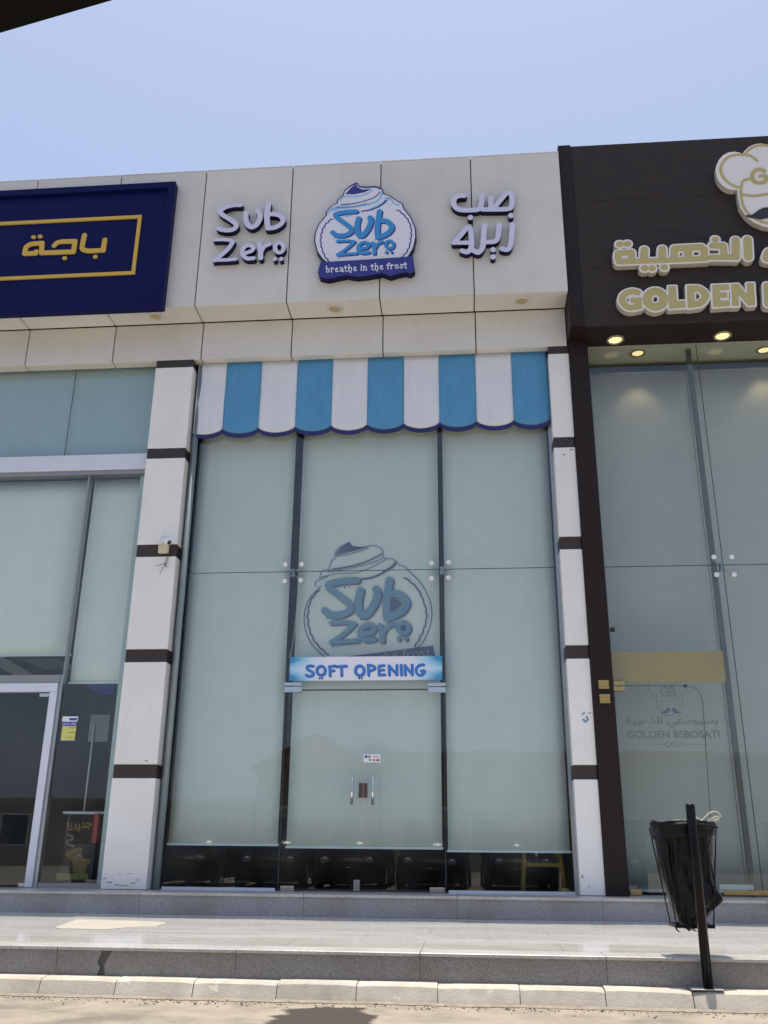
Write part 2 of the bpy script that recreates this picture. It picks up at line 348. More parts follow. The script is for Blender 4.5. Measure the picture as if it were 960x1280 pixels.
# ---- outlines from signed distance fields: strokes and polygons melt into one clean shape
def cat(pts, k=5, closed=False):             # Catmull-Rom, points may carry a radius
    P = [np.array(p, float) for p in pts]; out = []
    n_ = len(P)
    if n_ < 3: return [tuple(p) for p in P]
    for i in range(n_ if closed else n_-1):
        if closed: p0, p1, p2, p3 = P[i-1], P[i], P[(i+1) % n_], P[(i+2) % n_]
        else: p0, p1, p2, p3 = P[max(i-1, 0)], P[i], P[i+1], P[min(i+2, n_-1)]
        for j in range(k):
            t_ = j/k; out.append(.5*((2*p1)+(-p0+p2)*t_+(2*p0-5*p1+4*p2-p3)*t_*t_+(-p0+3*p1-3*p2+p3)*t_**3))
    out.append(P[0] if closed else P[-1])
    return [tuple(p) for p in out]
def sdf_loops(strokes, polys, off, cell):
    allp = [(p[0], p[1], r_) for pts, r_ in strokes for p in pts]+[(p[0], p[1], 0) for pl in polys for p in pl]
    mr_ = max([a[2] for a in allp]+[0])+max(off, 0)+3*cell
    x0 = min(a[0] for a in allp)-mr_; x1 = max(a[0] for a in allp)+mr_; z0 = min(a[1] for a in allp)-mr_; z1 = max(a[1] for a in allp)+mr_
    X, Z = np.meshgrid(np.arange(x0, x1, cell), np.arange(z0, z1, cell), indexing='ij')
    D = np.full(X.shape, 1e3)
    def seg(a, b, X, Z):
        dx, dz = b[0]-a[0], b[1]-a[1]; l2 = dx*dx+dz*dz+1e-12
        t_ = np.clip(((X-a[0])*dx+(Z-a[1])*dz)/l2, 0, 1); return np.hypot(X-a[0]-t_*dx, Z-a[1]-t_*dz)
    for pts, r_ in strokes:
        if len(pts) == 1: pts = [pts[0], pts[0]]
        for a, b in zip(pts[:-1], pts[1:]):
            m_ = r_+max(off, 0)+3*cell
            i0 = max(int((min(a[0], b[0])-m_-x0)/cell), 0); i1 = int((max(a[0], b[0])+m_-x0)/cell)+2
            j0 = max(int((min(a[1], b[1])-m_-z0)/cell), 0); j1 = int((max(a[1], b[1])+m_-z0)/cell)+2
            D[i0:i1, j0:j1] = np.minimum(D[i0:i1, j0:j1], seg(a, b, X[i0:i1, j0:j1], Z[i0:i1, j0:j1])-r_)
    for pl in polys:
        d = np.full(X.shape, 1e3); ins = np.zeros(X.shape, bool)
        for a, b in zip(pl, pl[1:]+pl[:1]):
            d = np.minimum(d, seg(a, b, X, Z))
            c = ((a[1] > Z) != (b[1] > Z)) & (X < (b[0]-a[0])*(Z-a[1])/((b[1]-a[1]) or 1e-12)+a[0]); ins ^= c
        D = np.minimum(D, np.where(ins, -d, d))
    D = D-off; I = D < 0
    code = I[:-1, :-1]*1+I[1:, :-1]*2+I[1:, 1:]*4+I[:-1, 1:]*8
    nxt = {}
    def ep(i, j, e_):                        # edge ids: h(i,j): (i,j)-(i+1,j); v(i,j): (i,j)-(i,j+1)
        return [('h', i, j), ('v', i+1, j), ('h', i, j+1), ('v', i, j)][e_]
    tb = {1: [(3, 0)], 2: [(0, 1)], 3: [(3, 1)], 4: [(1, 2)], 5: [(3, 0), (1, 2)], 6: [(0, 2)], 7: [(3, 2)], 8: [(2, 3)], 9: [(2, 0)], 10: [(0, 1), (2, 3)], 11: [(2, 1)], 12: [(1, 3)], 13: [(1, 0)], 14: [(0, 3)]}
    for i, j in zip(*np.nonzero((code > 0) & (code < 15))):
        for a, b in tb[int(code[i, j])]: nxt[ep(i, j, a)] = ep(i, j, b)
    def co(e_):
        k_, i, j = e_; a = D[i, j]
        if k_ == 'h': b = D[i+1, j]; t_ = a/(a-b); return (x0+(i+t_)*cell, z0+j*cell)
        b = D[i, j+1]; t_ = a/(a-b); return (x0+i*cell, z0+(j+t_)*cell)
    loops = []
    while nxt:
        s0 = next(iter(nxt)); lp = [s0]; c = nxt.pop(s0)
        while c != s0 and c in nxt: lp.append(c); c = nxt.pop(c)
        if len(lp) < 6: continue
        P = [co(e_) for e_ in lp]; out = [P[0]]       # thin out nearly straight runs
        k = 0
        while k < len(P)-1:
            j = k+1
            while j+1 < len(P) and j-k < 14:
                a, b = np.array(P[k]), np.array(P[j+1]); dv = b-a; ln_ = np.hypot(*dv)+1e-9
                q = np.array(P[k+1:j+1])-a
                if np.abs(q[:, 0]*dv[1]-q[:, 1]*dv[0]).max()/ln_ > .12*cell: break
                j += 1
            out.append(P[j]); k = j
        if np.hypot(out[-1][0]-out[0][0], out[-1][1]-out[0][1]) < 1e-6: out.pop()
        if len(out) > 2: loops.append(out)
    return loops
def plate(name, loops, yf, yb, m, parent, side=None, bevel=0):
    cu = bpy.data.curves.new('tmp', 'CURVE'); cu.dimensions = '2D'; cu.fill_mode = 'BOTH'; cu.extrude = (yb-yf)/2-bevel
    cu.bevel_depth = bevel; cu.bevel_resolution = 1
    if bevel: cu.offset = -bevel
    for lp in loops:
        sp = cu.splines.new('POLY'); sp.points.add(len(lp)-1)
        sp.points.foreach_set('co', [c for p in lp for c in (p[0], p[1], 0, 1)]); sp.use_cyclic_u = True
    o = bpy.data.objects.new('tmp', cu); COL.objects.link(o)
    dg = bpy.context.evaluated_depsgraph_get(); dg.update()
    me = bpy.data.meshes.new_from_object(o.evaluated_get(dg)); bpy.data.objects.remove(o); bpy.data.curves.remove(cu)
    co = np.empty(len(me.vertices)*3); me.vertices.foreach_get('co', co); co = co.reshape(-1, 3)
    new = np.stack([co[:, 0], (yf+yb)/2-co[:, 2], co[:, 1]], 1)
    wl = Vector(((new[:, 0].min()+new[:, 0].max())/2, (yf+yb)/2, new[:, 2].min()))
    me.vertices.foreach_set('co', (new-np.array(wl)).ravel()); me.name = name
    me.materials.clear(); me.materials.append(MATS[m]); me.materials.append(MATS[side or m]); me.update()
    for p in me.polygons: p.material_index = 0 if p.normal.y < -.9 else 1; p.use_smooth = False
    return reg(bpy.data.objects.new(name, me), parent, wl)
class Tr:                                     # tracing frame: crop pixel -> world x,z on the plane Y
    def __init__(s, ox, oy, sc, Y, f=None): s.ox, s.oy, s.sc, s.Y, s.f = ox, oy, sc, Y, f
    def p(s, x, y):
        if s.f: x, y = s.f(x, y)
        q = at(s.ox+x/s.sc, s.oy+y/s.sc, Y=s.Y); return (q.x, q.z)
    def k(s, x, y): a = s.p(x, y); b = s.p(x+10, y); return math.hypot(a[0]-b[0], a[1]-b[1])/10
    def st(s, pts, r_, smooth=True, closed=False):
        q = [s.p(*p[:2]) for p in pts]
        if smooth and len(q) > 2: q = cat(q, 5, closed)
        return (q, r_*s.k(*pts[0][:2]))
    def ell(s, cx, cy, rx, ry, r_): return s.st([(cx+rx*math.cos(a*math.pi/8), cy+ry*math.sin(a*math.pi/8)) for a in range(16)], r_, True, True)
    def pl(s, pts, smooth=False):
        q = [s.p(*p) for p in pts]; return cat(q, 4, True)[:-1] if smooth else q
def make(name, tr, strokes, polys, yf, yb, m, parent, side=None, off=0, cell=.004, bevel=0):
    return plate(name, sdf_loops(strokes, polys, off, cell), yf, yb, m, parent, side, bevel)
def text(name, body, c, hgt, wid, yf, m, parent, thick=.002, shear=0, bold=0, rot=0):   # lettering with the built-in font
    cu = bpy.data.curves.new('tmp', 'FONT'); cu.body = body; cu.align_x = 'CENTER'; cu.align_y = 'CENTER'; cu.extrude = thick/2; cu.offset = bold; cu.shear = shear
    o = bpy.data.objects.new('tmp', cu); COL.objects.link(o); dg = bpy.context.evaluated_depsgraph_get(); dg.update()
    me = bpy.data.meshes.new_from_object(o.evaluated_get(dg)); bpy.data.objects.remove(o); bpy.data.curves.remove(cu)
    co = np.empty(len(me.vertices)*3); me.vertices.foreach_get('co', co); co = co.reshape(-1, 3)
    mn, mxx = co.min(0), co.max(0)
    co[:, 0] = (co[:, 0]-(mn[0]+mxx[0])/2)*wid/(mxx[0]-mn[0]); co[:, 1] = (co[:, 1]-(mn[1]+mxx[1])/2)*hgt/(mxx[1]-mn[1])
    cr, sr = math.cos(rot), math.sin(rot); a, b = co[:, 0]*cr-co[:, 1]*sr, co[:, 0]*sr+co[:, 1]*cr
    me.vertices.foreach_set('co', np.stack([a, -co[:, 2], b], 1).ravel()); me.name = name
    me.materials.clear(); me.materials.append(MATS[m]); me.update()
    return reg(bpy.data.objects.new(name, me), parent, (c[0], yf, c[1]))

# ================================================================== THE PLACE (metres; road at z=0, facade glass at y=10.8)
G = 10.80
ZS, ZT, ZK = .535, .325, .15                 # entrance sill, terrace, kerb top
YS, YTF, YK = 10.12, 6.80, 6.63              # sill nosing, terrace front edge, kerb front
XL, XR = -9.4, 6.4

# ---- ground
ZR = .04                                     # the road lies a little above the datum
rd = MB()
rd.add([(-300, -300, ZR), (300, -300, ZR), (300, 300, ZR), (-300, 300, ZR)], [(0, 1, 2, 3)])
mat('asphalt', (.38, .33, .265), .9, col2=(.27, .235, .19), scale=2.5, bump=.4, bscale=80)
MB().add([(-300, -15, ZR+.004), (300, -15, ZR+.004), (300, 4.4, ZR+.004), (-300, 4.4, ZR+.004)], [(0, 1, 2, 3)]).build('carriageway', 'asphalt')['kind'] = 'structure'
tag(rd.build('road', 'road_surface'), kind='structure')
kb = thing('kerb', (0, YK, 0), kind='structure')
kx = [at(p, 1240, Y=YK).x for p in (47, 142, 240, 345, 445, 547, 650, 757, 867)]
while kx[0] > XL: kx.insert(0, kx[0]-.645)
while kx[-1] < XR: kx.append(kx[-1]+.645)
for i in range(len(kx)-1):
    a, b = kx[i]+.003, kx[i+1]-.003; j1, j2 = random.uniform(-.006, .006), random.uniform(-.007, .007); jy = random.uniform(-.0015, .0015)
    y0, y1 = YK+jy, YTF+.02
    prof = [(y0-.026, .03), (y0+.026, ZK-.014), (y0+.048, ZK), (y1, ZK), (y1, 0)]
    vs = []; K = 5
    for k in range(K+1):
        x = a+(b-a)*k/K; e_ = .006 if k in (0, K) else 0
        for q, (py_, pz_) in enumerate(prof):
            rr = random.uniform(-.0012, .0012)
            vs.append((x, py_+(e_ if q < 3 else 0)+rr*(q < 3)*1.6, pz_+(j1+(j2-j1)*k/K)*(q in (1, 2, 3))-(e_ if q in (1, 2) else 0)-.03*(q in (0, 4))))
    n5 = 5; fs = [(k*n5+q, k*n5+(q+1) % n5, (k+1)*n5+(q+1) % n5, (k+1)*n5+q) for k in range(K) for q in range(n5)]
    fs += [tuple(range(n5-1, -1, -1)), tuple(K*n5+q for q in range(n5))]
    mbk = MB().add(vs, fs); mbk.build('kerb_stone', 'kerb_concrete', kb)
MB().add([(x, y, z) for x in (XL, XR) for y, z in ((YK+.0, -.02), (YK+.05, ZK-.05), (YK+.08, ZK-.022), (YTF+.01, ZK-.008), (YTF+.01, -.02))], [(0, 1, 2, 3, 4), (9, 8, 7, 6, 5)]+[(i+5, (i+1) % 5+5, (i+1) % 5, i) for i in range(5)]).build('kerb_bedding', 'grout', kb)
gv = MB()
for k in range(900):
    x_, y_ = random.uniform(-4.2, 3.6), YK-.03-abs(random.gauss(0, .10)); r_ = random.uniform(.002, .007)*(1.7 if random.random() < .06 else 1)
    vs = [(x_+r_*math.cos(a)*random.uniform(.6, 1.2), y_+r_*math.sin(a)*random.uniform(.6, 1.2), ZR+.001+h_*r_) for h_, m_ in ((0, 1), (.8, .6)) for a in (0, 1.57, 3.14, 4.71)]
    gv.add(vs, [(4, 5, 6, 7)]+[(i, (i+1) % 4, (i+1) % 4+4, i+4) for i in range(4)])
mat('grit', (.30, .26, .20), .9, col2=(.14, .12, .10), scale=30)
tag(gv.build('gravel', 'grit'), 'loose grit and sand lying along the foot of the kerb', 'gravel', kind='stuff')
# ---- terrace: polished slabs on a bed, granite nosing and riser tiles
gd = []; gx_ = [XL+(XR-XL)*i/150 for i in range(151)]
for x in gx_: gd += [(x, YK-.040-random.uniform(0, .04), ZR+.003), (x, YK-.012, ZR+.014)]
MB().add(gd, [(2*i, 2*i+2, 2*i+3, 2*i+1) for i in range(150)]).build('gutter_dirt_shade', 'gutter', kb)  # dark strip at the kerb foot: soil, with the base shadow painted in
te = thing('terrace', (0, (YTF+YS)/2, 0), kind='structure')
MB().box(XL, XR, YTF+.03, YS+.05, .0, ZT-.022).build('terrace_bed', 'grout', te)
slab = None
ys = [YTF+.262+i*(YS+.03-YTF-.262)/5 for i in range(6)]
xs = [at(525, 1190, Y=YTF).x+.98*k for k in range(-10, 9)]
for r_ in range(5):
    for c_ in range(len(xs)-1):
        o_ = .49*(r_ % 2); a, b = max(xs[c_]+o_, XL), min(xs[c_+1]+o_, XR)
        if b-a < .1: continue
        dz = random.uniform(-.0006, .0006)
        box('paving_slab', 'marble', te, a+.0012, b-.0012, ys[r_]+.0012, ys[r_+1]-.0012, ZT-.02+dz, ZT+dz)
tx = [at(p, 1190, Y=YTF).x for p in (72, 295, 525, 757)]
while tx[0] > XL+.3: tx.insert(0, tx[0]-1.42)
while tx[-1] < XR: tx.append(tx[-1]+1.42)
tx[0] = XL
for i in range(len(tx)-1):
    a, b = tx[i]+.0015, tx[i+1]-.0015
    box('nosing_stone', 'granite_coping', te, a, b, YTF-.012, YTF+.258, ZT-.022, ZT+.001, b=.004)
    lo, hi = a, b
    g0, g1 = at(121, 1200, Y=YTF).x, at(136, 1200, Y=YTF).x     # a broken tile leaves an open gap
    def riser(pts): MB().prism(pts, YTF+.004, YTF+.03).build('riser_tile', 'granite', te)
    zb, zt_ = ZK-.004, ZT-.023
    if a < g0 < b:
        riser([(a, zb), (g0+.01, zb), (g0+.028, zb+.05), (g0+.005, zb+.08), (g0+.02, zb+.12), (g0+.03, zt_), (a, zt_)])
        riser([(g1-.02, zb), (b, zb), (b, zt_), (g1+.02, zt_), (g1-.01, zb+.11), (g1-.03, zb+.06)])
    else: riser([(a, zb), (b, zb), (b, zt_), (a, zt_)])
mp_ = [at(*p, Z=ZT+.003) for p in ((96, 1149.3), (120, 1149.6), (150, 1150.4), (178, 1151.2), (206, 1152.6), (209, 1153.6), (200, 1156), (196, 1158), (178, 1158.3), (160, 1159), (146, 1160.6), (130, 1161.8), (104, 1161), (74, 1160.6), (68, 1159.4), (80, 1155))]
NP = len(mp_); MB().add([(p.x, p.y, ZT+.0012) for p in mp_]+[(p.x, p.y, ZT+.0035) for p in mp_], [tuple(range(NP)), tuple(range(2*NP-1, NP-1, -1))]+[(i, i+NP, (i+1) % NP+NP, (i+1) % NP) for i in range(NP)]).build('mortar_patch', 'mortar', te)
# ---- entrance step
es = thing('entrance_step', (0, YS, ZT), kind='structure')
MB().box(XL, XR, YS+.03, G+.2, ZT-.02, ZS-.022).build('step_bed', 'grout', es)
sx_ = [at(p, 1118, Y=YS).x for p in (175, 380, 571, 752)]
while sx_[0] > XL+.3: sx_.insert(0, sx_[0]-1.6)
while sx_[-1] < XR: sx_.append(sx_[-1]+1.6)
sx_[0] = XL
for i in range(len(sx_)-1):
    a, b = sx_[i]+.0015, sx_[i+1]-.0015
    box('step_nosing', 'granite_coping', es, a, b, YS-.015, YS+.34, ZS-.03, ZS, b=.004)
    box('step_tread', 'granite_coping', es, a, b, YS+.343, G+.19, ZS-.022, ZS-.001)
    box('step_riser_tile', 'granite_inner', es, a, b, YS+.004, YS+.03, ZT+.001, ZS-.031)

# ---- the white building
B = thing('shop_building', ((XL+1.4)/2, 13, 0), 'off-white panelled shop building with banded pillars and a deep overhanging parapet', 'building')
YF, YLN = 10.187, 10.60                       # parapet face, lintel / pillar face
ZP0, ZL0 = 7.677, 7.119                      # parapet bottom, lintel bottom
top = lambda x: 9.955
fx = [-3.455+1.224*k for k in range(-5, 4)] + [1.416]
fx = [x for x in fx if x < 1.3]+[1.412]
J = .007
for i in range(len(fx)-1):
    a, b = fx[i]+J, fx[i+1]-J
    box('fascia_panel', 'cladding', B, a, b, YF, YF+.03, ZP0, 9.868, b=.004).rotation_euler = (math.radians(random.uniform(-.05, .05)), 0, math.radians(random.uniform(-.12, .12)))
    box('soffit_panel', 'cladding', B, a, b, YF+.032, YLN-.012, ZP0+.001, ZP0+.03, b=.003)
    a2, b2 = a+.012*(i > 0), b+(.012 if i < len(fx)-2 else -.004)
    box('lintel_panel', 'cladding', B, a2, b2, YLN, YLN+.03, ZL0, ZP0-.006, b=.004)
    box('lintel_soffit_panel', 'cladding', B, a2, b2, YLN+.032, G-.03, ZL0+.001, ZL0+.03, b=.003)
    box('parapet_coping', 'cladding', B, a, b, YF-.003, YF+.36, 9.869, 9.886, b=.003)
MB().box(XL, 1.405, YF+.045, YF+.3, ZP0+.045, 9.866).box(XL, 1.405, YF+.3, YLN+.34, ZP0+.06, ZP0+.2).box(XL, 1.405, YLN+.045, YLN+.34, ZL0+.045, ZP0+.06).build('wall_backing', 'joint', B)
MB().box(XL, 1.40, YF+.3, 16.5, ZP0+.201, 9.2).build('roof', 'cladding', B)
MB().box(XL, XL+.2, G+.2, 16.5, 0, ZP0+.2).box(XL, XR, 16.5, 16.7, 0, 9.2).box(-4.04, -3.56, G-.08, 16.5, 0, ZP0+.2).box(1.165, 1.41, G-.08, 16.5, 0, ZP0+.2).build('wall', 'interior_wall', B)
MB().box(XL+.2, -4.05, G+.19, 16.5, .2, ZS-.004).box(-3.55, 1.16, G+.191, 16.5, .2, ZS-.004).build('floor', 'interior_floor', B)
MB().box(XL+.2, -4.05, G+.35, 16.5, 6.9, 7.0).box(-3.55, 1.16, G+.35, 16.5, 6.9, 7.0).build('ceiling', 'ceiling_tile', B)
def pillar(x0, x1, y0=YLN):
    p = MB().box(x0+.02, x1-.02, y0+.02, G-.09, ZS+.002, ZL0-.002).build('pillar', 'joint', B)
    bands = [(7.008, ZL0-.001), (5.685, 5.822), (4.358, 4.512), (3.045, 3.195), (1.715, 1.862)]
    zs = ZS+.004
    for z0, z1 in bands[::-1]:
        box('pillar_panel', 'pillar_white', p, x0, x1, y0, G-.002, zs, z0-.003, b=.004)
        box('brown_band', 'brown_band', p, x0+.004, x1-.004, y0+.005, G-.004, z0, z1, b=.002)
        zs = z1+.003
    return p
pillar(-4.048, -3.535); pillar(1.153, 1.415)

for pil, pts_ in ((bpy.data.objects['pillar'], [(131, 1098, 3, .8), (136, 1103, 5, 1), (146, 1106, 4, .8), (155, 1107, 7, .7), (166, 1104, 4, .9), (172, 1100, 3, .7), (183, 951, 3, 1), (150, 1093, 2, .6), (163, 1092, 3, .5)]), (bpy.data.objects['pillar.001'], [(728, 1096, 1.2, 2.5), (737, 1108, 2, .6), (705, 568, 2, 1.3), (714, 562, 2.5, 1.2)])):
    for cx_, cy_, rw, rh in pts_:
        q_ = [at(cx_+rw*math.cos(a)*random.uniform(.6, 1.2), cy_+rh*math.sin(a)*random.uniform(.5, 1.2), Y=YLN-.001) for a in [k*math.pi/5 for k in range(10)]]
        MB().prism([(q.x, q.z) for q in q_], YLN-.0015, YLN+.002).build('paint_chip', 'chip_grey', pil)

# ---- brown shopfront
R = thing('brown_shopfront', (4, 11, 0), 'dark brown wood-grain shopfront surround with tall parapet, right of the white facade', 'shopfront')
YB = 10.25; ZB = 7.187
def zbt(x): return 10.0
box('edge_trim', 'brown_wood', R, 1.412, 1.582, YB-.01, YLN+.06, ZB-.002, 10.03, b=.004)
rows = [ZB, 8.03, 9.10, 10.02]
for i in range(3):
    for a, b in ((1.585, 4.0), (4.004, XR)):
        box('brown_fascia_panel', 'brown_cladding', R, a, b, YB+.01, YB+.04, rows[i]+.0015, rows[i+1]-.0015, b=.002)
MB().box(1.585, XR, YB+.05, YB+.3, ZB+.06, 10.0).build('parapet_core', 'joint', R)
MB().box(1.585, XR, YB+.042, G-.02, ZB+.003, ZB+.05).build('brown_soffit', 'brown_wood', R)
MB().box(1.585, XR, YB+.3, 16.5, ZB+.3, 9.2).build('roof', 'brown_cladding', R)
box('column', 'brown_wood', R, 1.418, 1.657, YLN-.03, G+.04, ZS+.002, ZB-.003, b=.004)
MB().box(XR-.2, XR, G+.1, 16.5, 0, 9.2).build('wall', 'interior_wall', R)
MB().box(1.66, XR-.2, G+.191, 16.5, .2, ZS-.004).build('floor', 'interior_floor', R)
mat('ceiling_cream', (.62, .60, .50), .8)
MB().box(1.42, XR-.2, G+.03, 16.5, ZB+.033, ZB+.2).build('ceiling', 'ceiling_cream', R)
MB().box(1.42, XR-.2, G-.015, G+.028, ZB+.055, ZB+.2).build('ceiling_edge', 'brown_wood', R)

# ---- glazing
T = .012
def pane(par, x0, x1, z0, z1, m='shop_glass', name='glass_pane', y=G):
    return box(name, m, par, x0, x1, y, y+T, z0, z1)
SPX = {}
def spider(par, x, z, btn):
    s = MB(); c = Vector((x, G+.07, z))
    for p in btn:
        q = at(*p, Y=G-.02); s.tube([c, Vector((q.x+(x-q.x)*.25, G+.06, q.z+(z-q.z)*.25)), Vector((q.x, G+.045, q.z)), Vector((q.x, G+.013, q.z))], .007, 8)
    s.box(x-.018, x+.018, G+.05, G+.12, z-.05, z+.05)
    sp = s.build('spider_fitting', 'steel', par)
    for p in btn:
        q = at(*p, Y=G-.02)
        MB().tube([(q.x, G-.001, q.z), (q.x, G-.006, q.z), (q.x, G-.016, q.z), (q.x, G-.021, q.z)], [.021, .03, .03, .022], 16).build('fixing_button', 'white_plastic', sp)
def patch(par, px0, px1, py0, py1, m='steel', y=G-.014, d=.045, name='patch_fitting'):
    a, b = at(px0, py1, Y=y), at(px1, py0, Y=y)
    return box(name, m, par, a.x, b.x, y, y+d, a.z, b.z, b=.003)
C = thing('glass_shopfront', (-1.18, G, ZS), 'tall frameless glass front with double glass doors below the striped awning', 'glass front', 'frameless glass shopfronts')
X1, X2, ZJ = -2.113, -.262, 4.192
ZD = 2.735
pane(C, -3.50, X1-.004, ZJ+.004, 7.11); pane(C, X1+.004, X2-.004, ZJ+.004, 7.11); pane(C, X2+.004, 1.148, ZJ+.004, 7.11)
pane(C, -3.50, X1-.004, ZS+.03, ZJ-.004); pane(C, X2+.004, 1.148, ZS+.03, ZJ-.004); pane(C, X1+.004, X2-.004, ZD+.006, ZJ-.004)
se = MB()
se.box(-3.5, X1-.009, G+.002, G+.008, ZJ-.004, ZJ+.004).box(X1+.009, X2-.009, G+.002, G+.008, ZJ-.004, ZJ+.004).box(X2+.009, 1.148, G+.002, G+.008, ZJ-.004, ZJ+.004)
for x in (X1, X2): se.box(x-.004, x+.004, G+.002, G+.010, ZS+.03, 7.11)
se.build('sealant_joint', 'seal', C)
for x in (X1, X2): pane(C, x-.006, x+.006, ZS, 7.1, name='glass_fin').location
for o in [o for o in C.children if o.name.startswith('glass_fin')]:
    me = o.data
    for v in me.vertices: v.co.y = (.013-.006+.003 if v.co.y < 0 else .22)
# edge channels: aluminium tube beside the left pillar, slim channel at the right
MB().tube([(-3.468, G-.045, ZS), (-3.468, G-.045, 7.09)], .036, 14).box(-3.525, -3.46, G-.012, G-.001, ZS, 7.09).build('edge_channel', 'tube_grey', C)
MB().box(1.118, 1.152, G-.02, G+.05, ZS, 7.11).build('edge_channel', 'aluminium', C)
box('sill_channel', 'white_aluminium', C, -3.42, X1-.03, G-.02, G+.03, ZS, ZS+.03); box('sill_channel', 'white_aluminium', C, X2+.03, 1.117, G-.02, G+.03, ZS, ZS+.03)
spider(C, X1, ZJ, [(356.5, 705.5), (377, 705), (355.7, 726), (375.6, 725)])
spider(C, X2, ZJ, [(539.5, 703.5), (560.5, 702.5), (539.3, 722.6), (560.3, 721.7)])
XM = -1.18
for k, (a, b) in enumerate(((X1+.012, XM-.003), (XM+.003, X2-.012))):
    d = pane(C, a, b, ZS+.012, ZD-.01, name='glass_door')
    hx = at((440, 466)[k], 987, Y=G-.06).x; z0, z1 = at(440, 1006, Y=G-.06).z, at(440, 969, Y=G-.06).z
    MB().tube([(hx, G-.065, z0), (hx, G-.065, z1)], .017, 14).tube([(hx, G, z0+.05), (hx, G-.06, z0+.05)], .009, 8).tube([(hx, G, z1-.05), (hx, G-.06, z1-.05)], .009, 8).build('door_handle', 'steel', d)
    if k == 0: patch(d, 355, 377.5, 858, 865.5); patch(d, 350, 367, 1107.5, 1113.5)
    else: patch(d, 535, 557, 858.5, 866); patch(d, 537, 556, 1109.5, 1115.5)
    if k == 0: patch(d, 448, 453.2, 979, 997, 'lock_case', name='lock_case')
    else: patch(d, 454, 459, 979, 997, 'lock_case', name='lock_case'); patch(d, 441.5, 449.5, 1100, 1114, 'galvanised', name='floor_lock')
patch(C, 355, 377.5, 853, 857.3, name='head_patch_fitting'); patch(C, 534, 557, 853.3, 857.8, name='head_patch_fitting')
MB().box(X1+.01, X2-.01, G-.006, G+.024, ZD-.008, ZD+.004).build('door_head_seal', 'seal', C)

Lf = thing('glass_shopfront', (-6, G, ZS), 'white framed glass front with a door, left of the banded pillar', 'glass front', 'glass fronts beside the pillars')
ZT1, ZT0 = 5.822, 5.604
xs1 = at(88, 515, Y=G).x
for a, b in ((XL+.3, xs1-1.6), (xs1-1.594, xs1-.003), (xs1+.003, -4.06)):
    pane(Lf, a, b, ZT1, ZL0+.03, 'spandrel_glass', 'spandrel_pane')
MB().box(xs1-.003, xs1+.003, G+.001, G+.011, ZT1, ZL0+.03).build('sealant_joint', 'seal', Lf)
MB().box(XL+.3, -4.06, G+.04, G+.06, ZT1, ZL0+.04).build('spandrel_backing', 'spandrel_back', Lf)
box('transom_bar', 'white_aluminium', Lf, XL+.3, -4.052, G-.07, G+.1, ZT0, ZT1, b=.006)
MB().box(XL+.3, -4.052, G-.04, G+.08, ZT0-.055, ZT0-.001).build('transom_reveal', 'galvanised', Lf)
xm = -4.862
pane(Lf, XL+.3, xm-.02, 2.93, ZT0-.05); pane(Lf, xm+.02, -4.055, ZS+.06, ZT0-.05)
box('mullion', 'galvanised', Lf, xm-.013, xm+.013, G-.01, G+.06, 2.93, ZT0-.056); box('mullion', 'aluminium', Lf, xm-.028, xm+.012, G-.035, G+.06, ZS, 2.929)
box('edge_channel', 'channel_grey', Lf, -4.185, -4.052, G+.03, G+.10, ZS, ZT0-.056)
MB().box(xm+.02, -4.06, G-.03, G+.03, ZS, ZS+.055).build('sill_channel', 'galvanised', Lf)
MB().box(XL+.3, xm-.02, G-.045, G+.05, 2.83, 2.925).build('door_header', 'galvanised', Lf)
dr = thing('door', (-5.9, G, ZS), parent=Lf)
box('door_frame', 'white_aluminium', dr, XL+.3, xm-.035, G-.06, G+.03, 2.72, 2.826, b=.004)
box('door_stile', 'white_aluminium', dr, xm-.125, xm-.033, G-.061, G+.03, ZS+.004, 2.719, b=.004)
box('door_glass', 'shop_glass', dr, XL+.35, xm-.127, G-.02, G-.008, ZS+.02, 2.715)
patch(dr, 49, 64, 866.5, 871, 'steel', y=G-.03); patch(dr, 22, 46, 1104, 1109, 'steel', y=G-.03)

Rg = thing('glass_shopfront', (3.9, G, ZS), 'tall frameless glass front with brass fittings inside the dark brown surround', 'glass front', 'glass fronts beside the pillars')
XG = 3.08
for a, b in ((1.66, XG-.004), (XG+.004, 4.9), (4.908, XR-.2)):
    pane(Rg, a, b, 4.192, ZB+.003); pane(Rg, a, b, ZS+.03, 4.184)
se = MB().box(1.66, XR-.2, G+.002, G+.010, 4.184, 4.192)
for x in (XG, 4.904): se.box(x-.004, x+.004, G+.001, G+.011, ZS+.03, ZB)
se.build('sealant_joint', 'seal', Rg)
spider(Rg, at(903.5, 706.5, Y=G).x, 4.188, [(892.5, 696), (915, 696), (896, 718), (918, 718)])
for x0, x1 in ((2.995, 3.05),): MB().box(x0, x1, G+.16, G+.22, ZS, ZB+.03).build('inner_mullion', 'mullion_grey', Rg)
MB().box(1.66, XR-.2, G+.47, G+.53, 7.135, 7.16).build('blind_rail', 'dark_aluminium', Rg)  # dark bar put in for the soffit edge line reflected in the glass
patch(Rg, 767, 781, 851.5, 856.6, 'brass'); patch(Rg, 767, 781, 858, 863.5, 'brass')
patch(Rg, 788, 802.5, 1112.5, 1118.5, 'brass', name='floor_pivot'); patch(Rg, 905, 962, 1114, 1119, 'brass', name='brass_sill_bar')
sl_ = [at(p[0], p[1], Y=G-.004) for p in cat([(781, 857), (830, 857), (862, 858), (873, 864), (878, 876), (880, 900), (886, 990), (891, 1060), (895, 1112)], 4)]
MB().tube(sl_, .0035, 6).build('door_edge_seal', 'seal', Rg)
patch(Rg, 763.5, 768.5, 784, 789, 'cable', name='door_sensor')
patch(Rg, 855.5, 858.5, 855.5, 858.5, 'cable', name='door_sensor')

